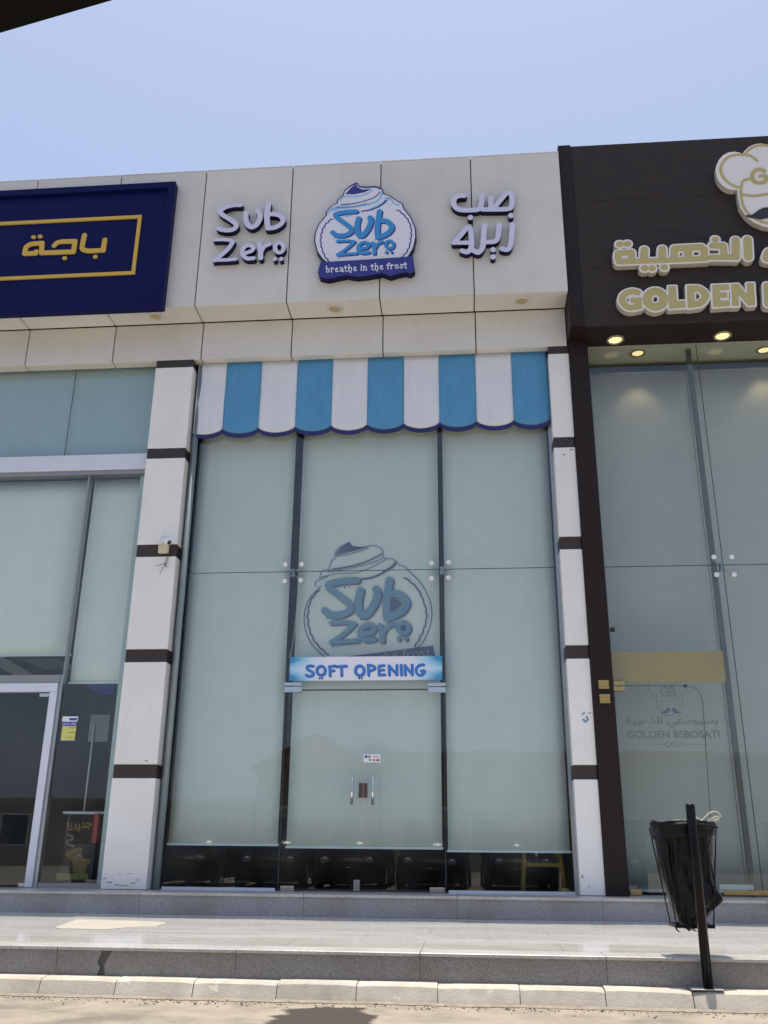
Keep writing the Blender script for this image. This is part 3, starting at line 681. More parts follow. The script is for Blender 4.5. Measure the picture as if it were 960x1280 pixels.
# ---- roller blinds
def blind(x0, x1, z0, z1, label, y=G+.15, group='roller blinds drawn behind the shop glass', hem=.0, bar=True, cloth='blind_fabric'):
    t_ = thing('roller_blind', ((x0+x1)/2, y, z0), label, 'blind', group)
    # slightly wavy hanging cloth with real thickness
    K, R_ = 10, 12; vs = []
    ph = random.uniform(0, 6)
    for side in (0, 1):
        for i in range(K+1):
            for j in range(R_+1):
                u, v = i/K, j/R_
                vs.append((x0+(x1-x0)*u, y+.002*side+.004*math.sin(ph+u*5)*(1-v)+.003*math.sin(v*7+ph), z0+(z1-z0)*v+hem*(u-.5)*(1-v)))
    n_ = (K+1)*(R_+1); fs = []
    q = lambda i, j, s_: s_*n_+i*(R_+1)+j
    for i in range(K):
        for j in range(R_): fs += [(q(i, j, 0), q(i+1, j, 0), q(i+1, j+1, 0), q(i, j+1, 0)), (q(i, j, 1), q(i, j+1, 1), q(i+1, j+1, 1), q(i+1, j, 1))]
    for i in range(K): fs += [(q(i, 0, 0), q(i, 0, 1), q(i+1, 0, 1), q(i+1, 0, 0)), (q(i, R_, 0), q(i+1, R_, 0), q(i+1, R_, 1), q(i, R_, 1))]
    for j in range(R_): fs += [(q(0, j, 0), q(0, j+1, 0), q(0, j+1, 1), q(0, j, 1)), (q(K, j, 0), q(K, j, 1), q(K, j+1, 1), q(K, j+1, 0))]
    MB().add(vs, fs, True).build('blind_cloth', cloth, t_)
    if bar: MB().box(x0-.01, x1+.01, y-.012, y+.016, z0-.022-hem*.5, z0+.004-hem*.5).build('bottom_bar', 'blind_bar', t_)
    MB().tube([(x0, y+.04, z1+.02), (x1, y+.04, z1+.02)], .03, 12).build('roller_tube', 'aluminium', t_)
    return t_
blind(-3.44, -2.165, 1.02, 7.05, 'pale roller blind behind the leftmost pane beside the double doors')
blind(-2.065, -.30, 1.00, 7.05, 'pale roller blind behind the double glass doors and the faded round logo')
blind(-.238, 1.108, .975, 7.05, 'pale roller blind right of the double doors with a stool showing below it')
blind(XL+.4, -4.884, 3.215, 5.53, 'pale blind ending above the white framed door at the left edge', cloth='blind_pale')
blind(-4.848, -4.058, 2.87, 5.53, 'narrow pale blind between the white framed door and the banded pillar', cloth='blind_pale')
blind(1.67, 3.04, .58, 7.06, 'grey-green blind with the gold strip, behind the brown shopfront glass', y=G+.50, cloth='blind_grey')
blind(3.045, 4.95, .58, 7.06, 'grey-green blind at the right edge behind the brown shopfront glass', y=G+.50, cloth='blind_grey')
blind(4.96, 6.1, .58, 7.06, 'grey-green blind beyond the right edge behind the brown shopfront glass', y=G+.50, cloth='blind_grey')

# ---- striped awning
A = thing('awning', (-1.18, G-.06, 6.1), 'flat blue and white striped awning valance with scalloped navy edge above the doors', 'awning')
bx = [246, 281.5, 325.7, 371, 415.3, 459.6, 504.9, 549, 595, 640.8, 686]
wx = [at(p, 492, Y=G-.07).x for p in bx]; wx[0] = -3.50; wx[-1] = 1.145
ZA = 6.128
for i in range(10):
    a, b = wx[i], wx[i+1]-.0015; K = 12; yy = G-.075-.002*(i % 2)
    full = wx[5]-wx[4]
    arc = []
    for k in range(K+1):
        u = k/K; uu = u if i not in (0,) else 1-(1-u)*(b-a)/full
        arc.append((a+(b-a)*u, ZA-.075*math.sqrt(max(0, math.sin(math.pi*uu)))**1.3))
    rows_a = 14; av = []
    for side in (0, 1):
        for (x, zlo) in arc:
            for q in range(rows_a+1):
                u = q/rows_a; z_ = zlo+(ZL0-.004-zlo)*u; env = math.sin(math.pi*min(1, max(0, u)))**.6
                sag = -.016*abs(mnoise.noise((x*1.7, z_*.8, 1)))*env+.010*mnoise.noise((x*5.5, z_*1.1, 4))*env-.006*math.sin(z_*9+x*2)*env
                av.append((x, yy+sag+(.006 if side else 0), z_))
    n1 = rows_a+1; n2 = n1*(K+1); af = []
    for k in range(K):
        for q in range(rows_a): af += [(k*n1+q, (k+1)*n1+q, (k+1)*n1+q+1, k*n1+q+1), (n2+k*n1+q, n2+k*n1+q+1, n2+(k+1)*n1+q+1, n2+(k+1)*n1+q)]
        af += [(k*n1, n2+k*n1, n2+(k+1)*n1, (k+1)*n1), (k*n1+rows_a, (k+1)*n1+rows_a, n2+(k+1)*n1+rows_a, n2+k*n1+rows_a)]
    for k in (0, K):
        for q in range(rows_a): af.append((k*n1+q, k*n1+q+1, n2+k*n1+q+1, n2+k*n1+q) if k == 0 else (k*n1+q, n2+k*n1+q, n2+k*n1+q+1, k*n1+q+1))
    st = MB().add(av, af, True).build('stripe_panel', 'awning_white' if i % 2 == 0 else 'awning_blue', A)
    tr_ = MB(); low = [(x, z+.004) for x, z in arc]; hi = [(x, z-.050) for x, z in arc]
    for k in range(K): tr_.prism([hi[k], hi[k+1], low[k+1], low[k]], yy-.003, yy+.014)
    tr_.build('scallop_trim', 'navy_trim', st)
MB().box(-3.5, 1.145, G-.055, G-.01, 7.02, 7.1).build('awning_frame', 'aluminium', A)

# ================================================================== SIGNS
# white Latin letters
ZL = Tr(260, 245, 9.143, 10.098)
SG = thing('wall_sign', (*[at(310, 335, Y=10.157)[i] for i in (0, 1, 2)],), 'raised lavender-white English letters with navy sides, left of the round emblem', 'sign', 'raised shop signs on the parapet')
def letter(par, tr, strokes, yf, yb, face, side, name='letter', polys=(), off=0, bevel=0, cell=.004):
    return make(name, tr, strokes, list(polys), yf, yb, face, par, side, off, cell, bevel)
LF = dict(par=SG, tr=ZL, yf=10.098, yb=10.186, face='sign_face', side='sign_side')
letter(strokes=[ZL.st([(372, 102), (300, 103), (215, 122), (150, 158), (140, 185), (170, 217), (250, 265), (312, 312), (322, 345), (290, 380), (220, 391), (150, 382), (116, 368)], 28)], **LF)
letter(strokes=[ZL.st([(435, 195), (432, 260), (450, 320), (495, 355), (545, 335), (585, 280), (595, 220), (570, 168)], 30)], **LF)
letter(strokes=[ZL.st([(693, 90), (682, 150), (673, 220), (678, 300), (684, 365)], 32), ZL.st([(680, 212), (740, 205), (820, 222), (858, 270), (830, 322), (760, 360), (690, 368)], 29)], **LF)
letter(strokes=[ZL.st([(75, 500), (170, 497), (250, 505), (285, 520)], 22), ZL.st([(285, 520), (240, 592), (160, 668), (75, 735)], 26), ZL.st([(75, 732), (200, 730), (318, 720)], 22)], **LF)
letter(strokes=[ZL.st([(425, 652), (495, 628), (518, 595), (495, 568), (445, 565), (402, 600), (392, 650), (410, 690), (455, 714), (520, 710)], 25)], **LF)
letter(strokes=[ZL.st([(588, 552), (598, 620), (602, 708)], 29), ZL.st([(604, 645), (640, 580), (702, 550)], 25)], **LF)
letter(strokes=[ZL.ell(815, 590, 49, 56, 24)], **LF)
letter(strokes=[ZL.st([(764, 716), (764, 722)], 23)], **LF); letter(strokes=[ZL.st([(836, 716), (836, 722)], 23)], **LF)

# Arabic letters
AR = Tr(520, 220, 6, 10.098)
SA = thing('wall_sign', at(603, 325, Y=10.157), 'raised lavender-white Arabic letters with navy sides, right of the round emblem', 'sign', 'raised shop signs on the parapet')
AF = dict(par=SA, tr=AR, yf=10.098, yb=10.186, face='sign_face', side='sign_side')
letter(strokes=[AR.st([(562, 165), (562, 238)], 20), AR.st([(585, 240), (640, 172), (688, 122), (716, 140), (716, 225), (690, 246), (600, 250), (500, 250)], 20),
                AR.st([(496, 142), (492, 200), (480, 240), (440, 254), (330, 252), (284, 215), (290, 165), (330, 147), (362, 147)], 21)], **AF)
letter(strokes=[AR.st([(408, 308), (408, 314)], 20)], **AF); letter(strokes=[AR.st([(712, 293), (712, 300)], 20)], **AF)
letter(strokes=[AR.st([(722, 362), (718, 440), (708, 520), (685, 552), (645, 545)], 20)], **AF)
letter(strokes=[AR.st([(624, 368), (616, 450), (595, 488), (540, 495), (500, 495)], 20), AR.st([(515, 372), (508, 450), (500, 530), (470, 572), (435, 560)], 21),
                AR.st([(285, 500), (345, 432), (385, 385), (408, 400), (415, 480), (412, 540), (385, 570), (345, 560)], 20), AR.st([(285, 500), (345, 500), (405, 500)], 18)], **AF)
letter(strokes=[AR.st([(578, 550), (578, 555)], 20)], **AF); letter(strokes=[AR.st([(578, 603), (578, 609)], 20)], **AF)

# round emblem
EM = Tr(380, 220, 6, 10.102)
SE = thing('wall_sign', at(458, 345, Y=10.157), 'round blue and white ice cream emblem sign with a wavy navy name band', 'sign', 'raised shop signs on the parapet')
cream = [(395, 50), (345, 75), (305, 110), (290, 150), (250, 185), (250, 205), (210, 220), (185, 250), (165, 275), (170, 290)]
left = [(110, 365), (84, 430), (80, 490), (100, 570), (140, 625), (190, 665)]
right = [(740, 640), (785, 600), (820, 540), (838, 460), (835, 390), (800, 310), (745, 240), (738, 210), (690, 182), (640, 147), (600, 137), (585, 97), (540, 77), (470, 82), (412, 78)]
outer = EM.pl(cream+left+right)
band = EM.pl([(125, 655), (400, 640), (820, 612), (832, 720), (800, 742), (760, 732), (700, 745), (650, 762), (590, 738), (480, 758), (400, 766), (320, 752), (250, 768), (180, 782), (120, 768), (105, 730)])
kk = EM.k(400, 400)
def lay(k): return 10.102-.0025*k
make('emblem_back', EM, [], [outer], 10.104, 10.186, 'sign_navy', SE, 'sign_side', off=5*kk, cell=.004, bevel=.0)
make('emblem_face', EM, [], [outer], lay(1), 10.103, 'emblem_white', SE, 'emblem_white', off=-5*kk, cell=.004)
make('name_band', EM, [], [band], 10.072, 10.186, 'emblem_navy', SE, 'sign_side', off=0, cell=.004, bevel=.003)
def wig(tr, pts, amp, n_=9):
    c = cat(pts, 8); out = []; s_ = 0
    for i in range(len(c)):
        a, b = np.array(c[max(i-1, 0)]), np.array(c[min(i+1, len(c)-1)]); d = b-a; L_ = np.hypot(*d)+1e-9
        if i: s_ += np.hypot(*(np.array(c[i])-np.array(c[i-1])))
        w_ = abs(math.sin(s_/42*math.pi))*amp
        out.append((c[i][0]-d[1]/L_*w_, c[i][1]+d[0]/L_*w_))
    return out
def emblem(tr, par, y, white, navy, blue, light, scale_cell=.003, ghost=False):
    st = tr.st
    th = .0022
    if not ghost:
        make('frill_line', tr, [st(wig(tr, [(215, 325), (165, 370), (138, 430), (132, 500), (152, 580), (190, 635), (225, 655)], 9), 4.5, False),
                                st(wig(tr, [(695, 258), (745, 297), (785, 352), (800, 420), (792, 500), (765, 570), (705, 625)], -9), 4.5, False)], [], y, y+th, navy, par, cell=.0025)
        make('swirl_line', tr, [st([(300, 152), (380, 156), (450, 143), (515, 108)], 5), st([(215, 247), (330, 238), (450, 222), (545, 192), (580, 150), (582, 115)], 7), st([(192, 268), (215, 240), (260, 226), (340, 222)], 4),
                                st([(180, 285), (195, 262), (260, 252)], 4), st([(272, 190), (290, 165), (310, 150)], 4), st([(605, 165), (650, 172), (672, 205), (715, 222)], 5), st([(500, 252), (585, 212), (625, 178), (640, 168)], 11)], [], y, y+th, light, par, cell=.0025)
        make('swirl_line', tr, [st([(280, 213), (360, 210), (450, 190), (535, 158), (568, 122)], 3.5), st([(245, 237), (360, 232), (470, 208)], 2.6), st([(312, 108), (345, 82), (392, 60)], 3), st([(412, 84), (470, 90), (540, 86), (572, 103)], 3)], [], y-.001, y+th-.001, navy, par, cell=.0025)
        make('swirl_shade', tr, [st([(432, 266), (500, 256), (560, 232)], 5), st([(560, 232), (600, 205), (615, 185)], 6)], [tr.pl([(312, 138), (345, 97), (393, 62), (400, 86), (440, 104), (505, 100), (450, 124), (380, 138)])], y-.001, y+th-.001, 'emblem_navy' if navy == 'emblem_navy' else navy, par, cell=.0025)
    def L2(main, drips, name='letter'):
        ss = [tr.st(*a) for a in main]
        sh = [tr.st([(p[0]+9, p[1]+7) for p in a[0]], *a[1:]) for a in main]
        make('letter_shadow', tr, sh, [], y-.001, y+.001, navy, par, cell=.0025)
        dr_ = [tr.st([(x, y0), (x, y0+h_)], 3.2) for x, y0, h_ in drips]
        make(name, tr, ss+dr_, [], y-.004, y-.0015, blue, par, cell=.0025)
    L2([([(390, 268), (315, 272), (248, 285), (240, 305), (300, 352), (350, 392), (352, 424), (300, 448), (245, 446), (215, 425)], 18)], [(300, 285, 18), (325, 285, 24), (350, 284, 18), (230, 450, 18), (262, 458, 20), (290, 462, 12)])
    L2([([(410, 322), (398, 380), (408, 440), (440, 448), (480, 400), (502, 345), (495, 315)], 20)], [(410, 460, 14), (428, 462, 10)])
    L2([([(567, 268), (556, 340), (550, 400), (552, 452)], 20), ([(556, 338), (620, 342), (658, 380), (640, 422), (595, 450), (555, 462)], 20)], [(538, 470, 14), (560, 472, 18), (585, 462, 20), (605, 455, 12)])
    L2([([(250, 492), (330, 488), (378, 495)], 11), ([(378, 495), (350, 522), (300, 562), (252, 592)], 12), ([(252, 592), (330, 588), (395, 583)], 11)], [(262, 600, 20), (300, 596, 14), (282, 600, 10)])
    L2([([(412, 548), (470, 540), (486, 512), (450, 500), (412, 522), (408, 560), (440, 580), (486, 574)], 13)], [(462, 585, 14), (478, 585, 8)])
    L2([([(515, 505), (524, 540), (528, 582)], 14), ([(530, 545), (558, 508), (590, 496)], 12)], [(520, 590, 12), (566, 515, 14)])
    L2([([(642+29*math.cos(a*math.pi/6), 518+29*math.sin(a*math.pi/6)) for a in range(13)], 12)], [])
    L2([([(617, 571), (617, 575)], 10)], []); L2([([(656, 571), (656, 575)], 10)], [])
emblem(EM, SE, lay(1)-.0025, 'emblem_white', 'emblem_navy', 'emblem_blue', 'emblem_light_blue')
# blackletter strapline, stroke by stroke: upright stems with lozenge feet
def black(tr, par, x0, y0, x1, y1, xh, y, m, body='breathe in the frost'):
    wdt = dict(b=1, r=.8, e=.85, a=1, t=.7, h=1, i=.5, n=1, f=.7, o=1, s=.85, **{' ': .55}); tot = sum(wdt[c] for c in body); u = 0
    for c in body:
        w0 = wdt[c]; bx0 = x0+(x1-x0)*u/tot; W = (x1-x0)*w0/tot; by = y0+(y1-y0)*u/tot; u += w0
        if c == ' ': continue
        P = lambda a, b: (bx0+W*a, by-xh*b)
        D = dict(b=[[(.22, 1.5), (.22, .1), (.5, 0), (.72, .2), (.72, .75), (.5, .95), (.3, .8)]], r=[[(.25, 1), (.25, 0)], [(.25, .75), (.5, 1), (.75, .85)]], e=[[(.35, .5), (.75, .75), (.5, 1), (.25, .7), (.25, .2), (.5, 0), (.78, .15)]],
                 a=[[(.25, .9), (.5, 1), (.72, .8), (.72, .1), (.85, 0)], [(.7, .5), (.35, .45), (.22, .2), (.4, 0), (.68, .15)]], t=[[(.4, 1.3), (.4, .15), (.7, 0)], [(.1, .95), (.75, .95)]], h=[[(.22, 1.5), (.22, 0)], [(.25, .75), (.5, 1), (.72, .8), (.72, .1), (.55, -.3)]],
                 i=[[(.5, .95), (.5, 0)], [(.5, 1.35), (.52, 1.36)]], n=[[(.22, 1), (.22, 0)], [(.25, .75), (.5, 1), (.72, .8), (.72, 0)]], f=[[(.4, 0), (.4, 1.2), (.8, 1.45)], [(.1, .9), (.75, .9)]], o=[[(.25, .75), (.5, 1), (.75, .75), (.75, .2), (.5, 0), (.25, .2), (.25, .75)]],
                 s=[[(.78, .85), (.5, 1), (.25, .75), (.72, .35), (.5, 0), (.2, .12)]])[c]
        ss = [tr.st([P(*q) for q in sk], xh*.115, False) for sk in D]
        ss += [tr.st([P(sk[k][0]-.07, sk[k][1]+.03), P(sk[k][0]+.07, sk[k][1]-.03)], xh*.14, False) for sk in D for k in (0, -1)]
        make('band_letter', tr, ss, [], y, y+.002, m, par, cell=.0016)
EM2 = Tr(380, 220, 6, 10.07)
black(EM2, SE, 160, 722, 775, 688, 30, 10.0695, 'emblem_white')

# blue framed sign with gold lettering
BS = Tr(0, 220, 4.267, 10.107)
c1 = at(215.8, 226.5, Y=10.057); c2 = at(206.5, 383.5, Y=10.057)
xr = (c1.x+c2.x)/2; zt2, zb2 = c1.z, c2.z
SB = thing('wall_sign', ((XL+xr)/2+2, 10.057, zb2), 'large navy framed sign board with gold Arabic lettering at the upper left', 'sign', 'raised shop signs on the parapet')
bw = .10; xl2 = -8.3
box('sign_board', 'blue_panel', SB, xl2+bw, xr-bw, 10.112, 10.177, zb2+bw, zt2-bw)
box('sign_frame', 'blue_panel', SB, xl2, xr, 10.057, 10.179, zt2-bw+.001, zt2, b=.004)
box('sign_frame', 'blue_panel', SB, xl2, xr, 10.057, 10.179, zb2, zb2+bw-.001, b=.004)
box('sign_frame', 'blue_panel', SB, xr-bw+.001, xr-.001, 10.058, 10.178, zb2+bw, zt2-bw, b=.004)
box('sign_frame', 'blue_panel', SB, xl2+.001, xl2+bw-.001, 10.058, 10.178, zb2+bw, zt2-bw, b=.004)
g1, g2 = at(176, 270, Y=10.092), at(169.5, 342, Y=10.092)
gx = (g1.x+g2.x)/2; gw = .05; gz1, gz0 = at(177, 268.5, Y=10.092).z, at(169, 342.5, Y=10.092).z; gl_ = -7.5
MB().box(gl_, gx, 10.092, 10.111, gz1-gw, gz1).box(gl_, gx, 10.092, 10.111, gz0, gz0+gw).box(gx-gw, gx, 10.0921, 10.111, gz0+gw, gz1-gw).box(gl_, gl_+gw, 10.0921, 10.111, gz0+gw, gz1-gw).build('gold_border', 'gold_letter', SB)
BL = dict(par=SB, tr=BS, yf=10.094, yb=10.111, face='gold_letter', side='gold_letter', bevel=0)
letter(strokes=[BS.st([(560, 343), (552, 398), (470, 402)], 13, False), BS.st([(470, 402), (442, 392), (441, 370), (452, 318)], 13)], **BL)
letter(strokes=[BS.st([(290, 374), (306, 358), (330, 352)], 12), BS.st([(330, 352), (402, 350), (393, 406), (222, 412), (226, 360), (170, 364)], 13, False), BS.st([(170, 364), (142, 380), (133, 414)], 13), BS.st([(133, 416), (192, 414), (194, 405)], 13, False)], **BL)
for p in ((507, 432), (178, 328), (213, 325), (344, 440)): letter(strokes=[BS.st([p, (p[0]+5, p[1])], 10)], name='letter_dot', **BL)

# gold lettering on the brown parapet
GS = Tr(755, 285, 4.683, 10.18)
SGd = thing('wall_sign', at(870, 400, Y=10.2), 'gold faced Arabic and English letters with cream edges on the brown parapet', 'sign', 'raised shop signs on the parapet')
kg = GS.k(400, 300)
WORD = []; WPOL = []
def gold(strokes, polys=()):
    polys = [GS.pl(p) for p in polys]
    make('letter', GS, strokes, polys, 10.158, 10.1645, 'gold_face', SGd, cell=.003); WORD.extend(strokes); WPOL.extend(polys)
def back():
    make('letter_back', GS, WORD, WPOL, 10.165, 10.259, 'cream_face', SGd, 'cream_side', off=12*kg, cell=.004, bevel=.004); WORD.clear(); WPOL.clear()
st = GS.st
dot = lambda x, y: gold([st([(x-2, y), (x+2, y)], 20)])
gold([st([(82, 152), (160, 147), (162, 196), (90, 202), (80, 175), (82, 152)], 19, False), st([(84, 203), (162, 200), (340, 194), (600, 183)], 17, False), st([(235, 132), (232, 192)], 22), st([(340, 127), (338, 190)], 22),
      st([(408, 180), (412, 124), (568, 116), (584, 130), (586, 176)], 21, False), st([(490, 122), (490, 180)], 24)])
gold([st([(632, 108), (696, 108), (702, 174), (768, 174)], 20, False), st([(628, 176), (702, 176)], 17, False), st([(768, 76), (770, 174)], 23)])
gold([st([(838, 73), (843, 174)], 24)])
for p in ((91, 99), (136, 97), (236, 240), (281, 240), (352, 235), (650, 71)): dot(*p)
back()
gold([st([(1010, 140), (965, 140), (950, 170), (985, 188), (1330, 165)], 20), st([(1060, 110), (1060, 180)], 20), st([(1130, 106), (1130, 178)], 20), st([(1190, 100), (1192, 175)], 20), st([(1250, 96), (1252, 170)], 20), st([(1330, 92), (1332, 165)], 20)]); back()
gold([st([(196, 382), (160, 376), (116, 396), (106, 436), (146, 470), (200, 464)], 19)], [[(182, 414), (220, 412), (221, 476), (183, 480)], [(155, 414), (200, 412), (201, 440), (156, 442)]])
gold([GS.ell(300, 421, 49, 46, 25)])
gold([], [[(376, 346), (419, 344), (424, 433), (474, 430), (475, 470), (381, 477)]])
gold([st([(512, 362), (556, 361), (594, 400), (562, 444), (516, 450)], 21)], [[(484, 342), (524, 340), (530, 470), (490, 473)]])
gold([], [[(632, 338), (672, 337), (678, 464), (638, 467)], [(650, 338), (730, 334), (731, 366), (652, 370)], [(650, 385), (718, 382), (719, 411), (652, 414)], [(650, 432), (734, 428), (735, 460), (652, 466)]])
gold([], [[(743, 334), (784, 332), (838, 398), (834, 328), (874, 326), (882, 455), (842, 458), (784, 390), (788, 460), (750, 462)]])
back()
bb = lambda x: [st([(x, 340), (x+5, 448)], 20), st([(x, 340), (x+50, 345), (x+50, 385), (x, 392)], 17), st([(x, 392), (x+58, 395), (x+58, 440), (x+5, 448)], 17)]
ss_ = lambda x: [st([(x+60, 345), (x+20, 340), (x, 365), (x+30, 392), (x+62, 415), (x+40, 445), (x, 440)], 19)]
gold(bb(952)); gold(ss_(1050)); gold(bb(1150)); gold([GS.ell(1295, 385, 46, 44, 25)]); gold(ss_(1375)); gold([st([(1465, 430), (1500, 330), (1540, 425)], 19, False), st([(1480, 400), (1520, 398)], 14)])
gold([st([(1565, 328), (1640, 325)], 19), st([(1603, 328), (1606, 422)], 20)]); gold([st([(1685, 322), (1689, 420)], 20)]); back()

# chef hat emblem with moustache
CH = Tr(840, 170, 8, 10.16)
SC = thing('wall_sign', at(965, 285, Y=10.2), 'white and gold chef hat emblem with a black moustache at the upper right', 'sign', 'raised shop signs on the parapet')
mir = lambda pts: [(2090-x, y) for x, y in pts]
circ = lambda cx, cy, rx, ry, n_=20: [(cx+rx*math.cos(2*math.pi*k/n_), cy+ry*math.sin(2*math.pi*k/n_)) for k in range(n_)]
face = [(690, 440), (672, 520), (680, 620), (700, 710), (760, 795), (830, 850), (930, 890), (1045, 905)]
facep = face+mir(face)[::-1]
polys = [CH.pl(circ(622, 345, 165, 178)), CH.pl(mir(circ(622, 345, 165, 178))), CH.pl(circ(890, 270, 190, 185)), CH.pl(mir(circ(890, 270, 190, 185))), CH.pl(facep)]
kc = CH.k(800, 400)
make('emblem_back', CH, [], polys, 10.165, 10.259, 'cream_face', SC, 'cream_side', off=18*kc, cell=.005, bevel=.004)
arcs = [[(850, 245), (790, 198), (720, 186), (620, 190), (540, 225), (492, 300), (494, 370), (540, 445), (620, 498), (685, 512)], [(725, 188), (770, 135), (830, 100), (890, 92), (960, 95), (1045, 130)],
        [(785, 425), (712, 448), (692, 520), (692, 600), (715, 700), (775, 785), (880, 850), (960, 872), (1045, 880)], [(697, 582), (800, 597), (900, 588), (1045, 560)]]
make('gold_outline', CH, [CH.st(a, 13) for a in arcs]+[CH.st(mir(a), 13) for a in arcs], [], 10.158, 10.1655, 'gold_face', SC, cell=.004)
make('letter', CH, [CH.st([(925, 350), (880, 332), (822, 352), (802, 402), (825, 455), (880, 468), (935, 450), (938, 400), (885, 398)], 19)], [], 10.155, 10.164, 'gold_face', SC, cell=.004)
make('letter', CH, [CH.st([(1010, 335), (1012, 465)], 15), CH.st([(1010, 335), (1080, 345), (1080, 392), (1015, 398)], 13), CH.st([(1015, 398), (1092, 405), (1090, 455), (1012, 465)], 13)], [], 10.155, 10.164, 'gold_face', SC, cell=.004)
mo = [(735, 800), (800, 790), (870, 742), (930, 718), (1000, 730), (1040, 775), (1000, 805), (920, 828), (850, 830)]
make('moustache', CH, [], [CH.pl(mo, True), CH.pl(mir(mo), True)], 10.150, 10.164, 'black_print', SC, cell=.004)

# opening banner across the door head
ba, bb_ = at(361.5, 851, Y=G-.035), at(552.5, 820.5, Y=G-.035)
BN = thing('door_banner', ((ba.x+bb_.x)/2, G-.03, ba.z), 'white and icy blue banner reading SOFT OPENING across the top of the double doors', 'banner')
box('banner_sheet', 'banner_print', BN, ba.x, bb_.x, G-.035, G-.022, ba.z, bb_.z+.006)
SO = Tr(360, 815, 4.8, G-.037)
def so(strokes, par=BN):
    make('letter_shadow', SO, [SO.st([(p[0]+2.5, p[1]+2.5) for p in a], r_, *q) for a, r_, *q in strokes], [], G-.0372, G-.0352, 'emblem_navy', par, cell=.002)
    make('letter', SO, [SO.st(a, r_, *q) for a, r_, *q in strokes], [], G-.0402, G-.0374, 'banner_text', par, cell=.002)
so([([(150, 84), (122, 84), (112, 98), (130, 112), (150, 124), (146, 140), (122, 145), (108, 138)], 7.5)])
so([([(198+25*math.cos(a*math.pi/6), 112+27*math.sin(a*math.pi/6)) for a in range(13)], 8)])
so([([(250, 88), (252, 143)], 8), ([(246, 88), (284, 83)], 7), ([(250, 114), (276, 111)], 7)])
so([([(290, 88), (350, 84)], 7.5), ([(320, 88), (322, 141)], 8)])
so([([(430+26*math.cos(a*math.pi/6), 112+29*math.sin(a*math.pi/6)) for a in range(13)], 8.5)])
so([([(480, 78), (484, 140)], 8), ([(482, 78), (512, 84), (520, 100), (486, 116)], 7.5)])
so([([(575, 80), (545, 84), (545, 138), (580, 136)], 7.5, False), ([(546, 110), (574, 107)], 7)])
so([([(608, 138), (606, 82), (652, 136), (653, 80)], 8, False)])
so([([(678, 79), (680, 138)], 8)])
so([([(703, 138), (701, 80), (745, 136), (744, 78)], 8, False)])
so([([(814, 76), (786, 80), (768, 104), (775, 132), (798, 139), (817, 122), (817, 112), (798, 114)], 7.5)])
for x in (190, 206, 427, 443): make('letter_dot', SO, [SO.st([(x, 158), (x+.1, 158)], 6)], [], G-.0402, G-.0352, 'emblem_navy', BN, cell=.002)

# faded round logo printed on the centre blind
YV = G+.141
VM = Tr(340, 660, 4, YV, f=lambda x, y: (x*.925+63, y*.955+6))
VD = Tr(340, 660, 4, YV)
DV = thing('window_decal', at(458, 820, Y=YV), 'faded blue round ice cream logo on the blind above the opening banner', 'decal')
emblem(VM, DV, YV-.002, None, 'ghost_navy', 'ghost_blue', 'ghost_blue', ghost=True)
mk = lambda nm, ss, pp=(), m_='ghost_navy': make(nm, VD, ss, list(pp), YV-.002, YV+.001, m_, DV, cell=.003)
mk('ring_line', [VD.st([(245, 292), (190, 350), (163, 420), (165, 500), (195, 575), (262, 645)], 2.2), VD.st([(685, 217), (740, 270), (785, 350), (800, 430), (785, 510), (755, 570), (722, 603)], 2.2)])
mk('frill_line', [VD.st(wig(VD, [(240, 312), (200, 360), (183, 430), (190, 500), (220, 570), (285, 632)], 6), 3.4, False), VD.st(wig(VD, [(660, 250), (720, 300), (755, 370), (770, 440), (750, 520), (710, 592)], -6), 3.4, False)])
mk('swirl_line', [VD.st([(312, 140), (328, 105), (388, 70)], 2.2), VD.st([(388, 70), (400, 92), (450, 97), (505, 88), (545, 102), (557, 132), (545, 155), (450, 188), (320, 214), (280, 218)], 2.4), VD.st([(285, 205), (298, 165), (320, 148)], 2.2),
                  VD.st([(238, 248), (252, 214), (290, 208)], 2.2), VD.st([(238, 248), (330, 228), (430, 222), (540, 175), (580, 150)], 2.2), VD.st([(560, 150), (612, 160), (635, 185), (660, 190), (685, 212)], 2.2), VD.st([(216, 292), (222, 268), (280, 242)], 2.2), VD.st([(320, 140), (400, 128), (480, 100)], 2.4)], m_='ghost_blue')
mk('swirl_shade', [VD.st([(300, 207), (400, 190), (480, 165), (550, 130)], 3.2), VD.st([(436, 257), (500, 248), (560, 222)], 4.5), VD.st([(560, 218), (600, 195), (618, 174)], 6)], [VD.pl([(320, 130), (345, 95), (388, 70), (395, 88), (440, 98), (478, 93), (420, 112), (322, 134)])])
mk('name_band', [], [VD.pl([(380, 642), (805, 588), (818, 645), (822, 670), (380, 670)])])
mk('letter_counter', [], [VM.pl([(574, 372), (612, 372), (630, 388), (612, 412), (580, 428)], True)]); mk('letter_counter', [VM.st([(642, 517), (643, 519)], 15), VM.st([(436, 530), (455, 520)], 8)])
c_ = VD.p(705, 628); text('band_lettering', 'the frost', (c_[0]-.1, c_[1]-.01), .11, .62, YV-.0045, 'ghost_gold', DV, rot=math.radians(6))

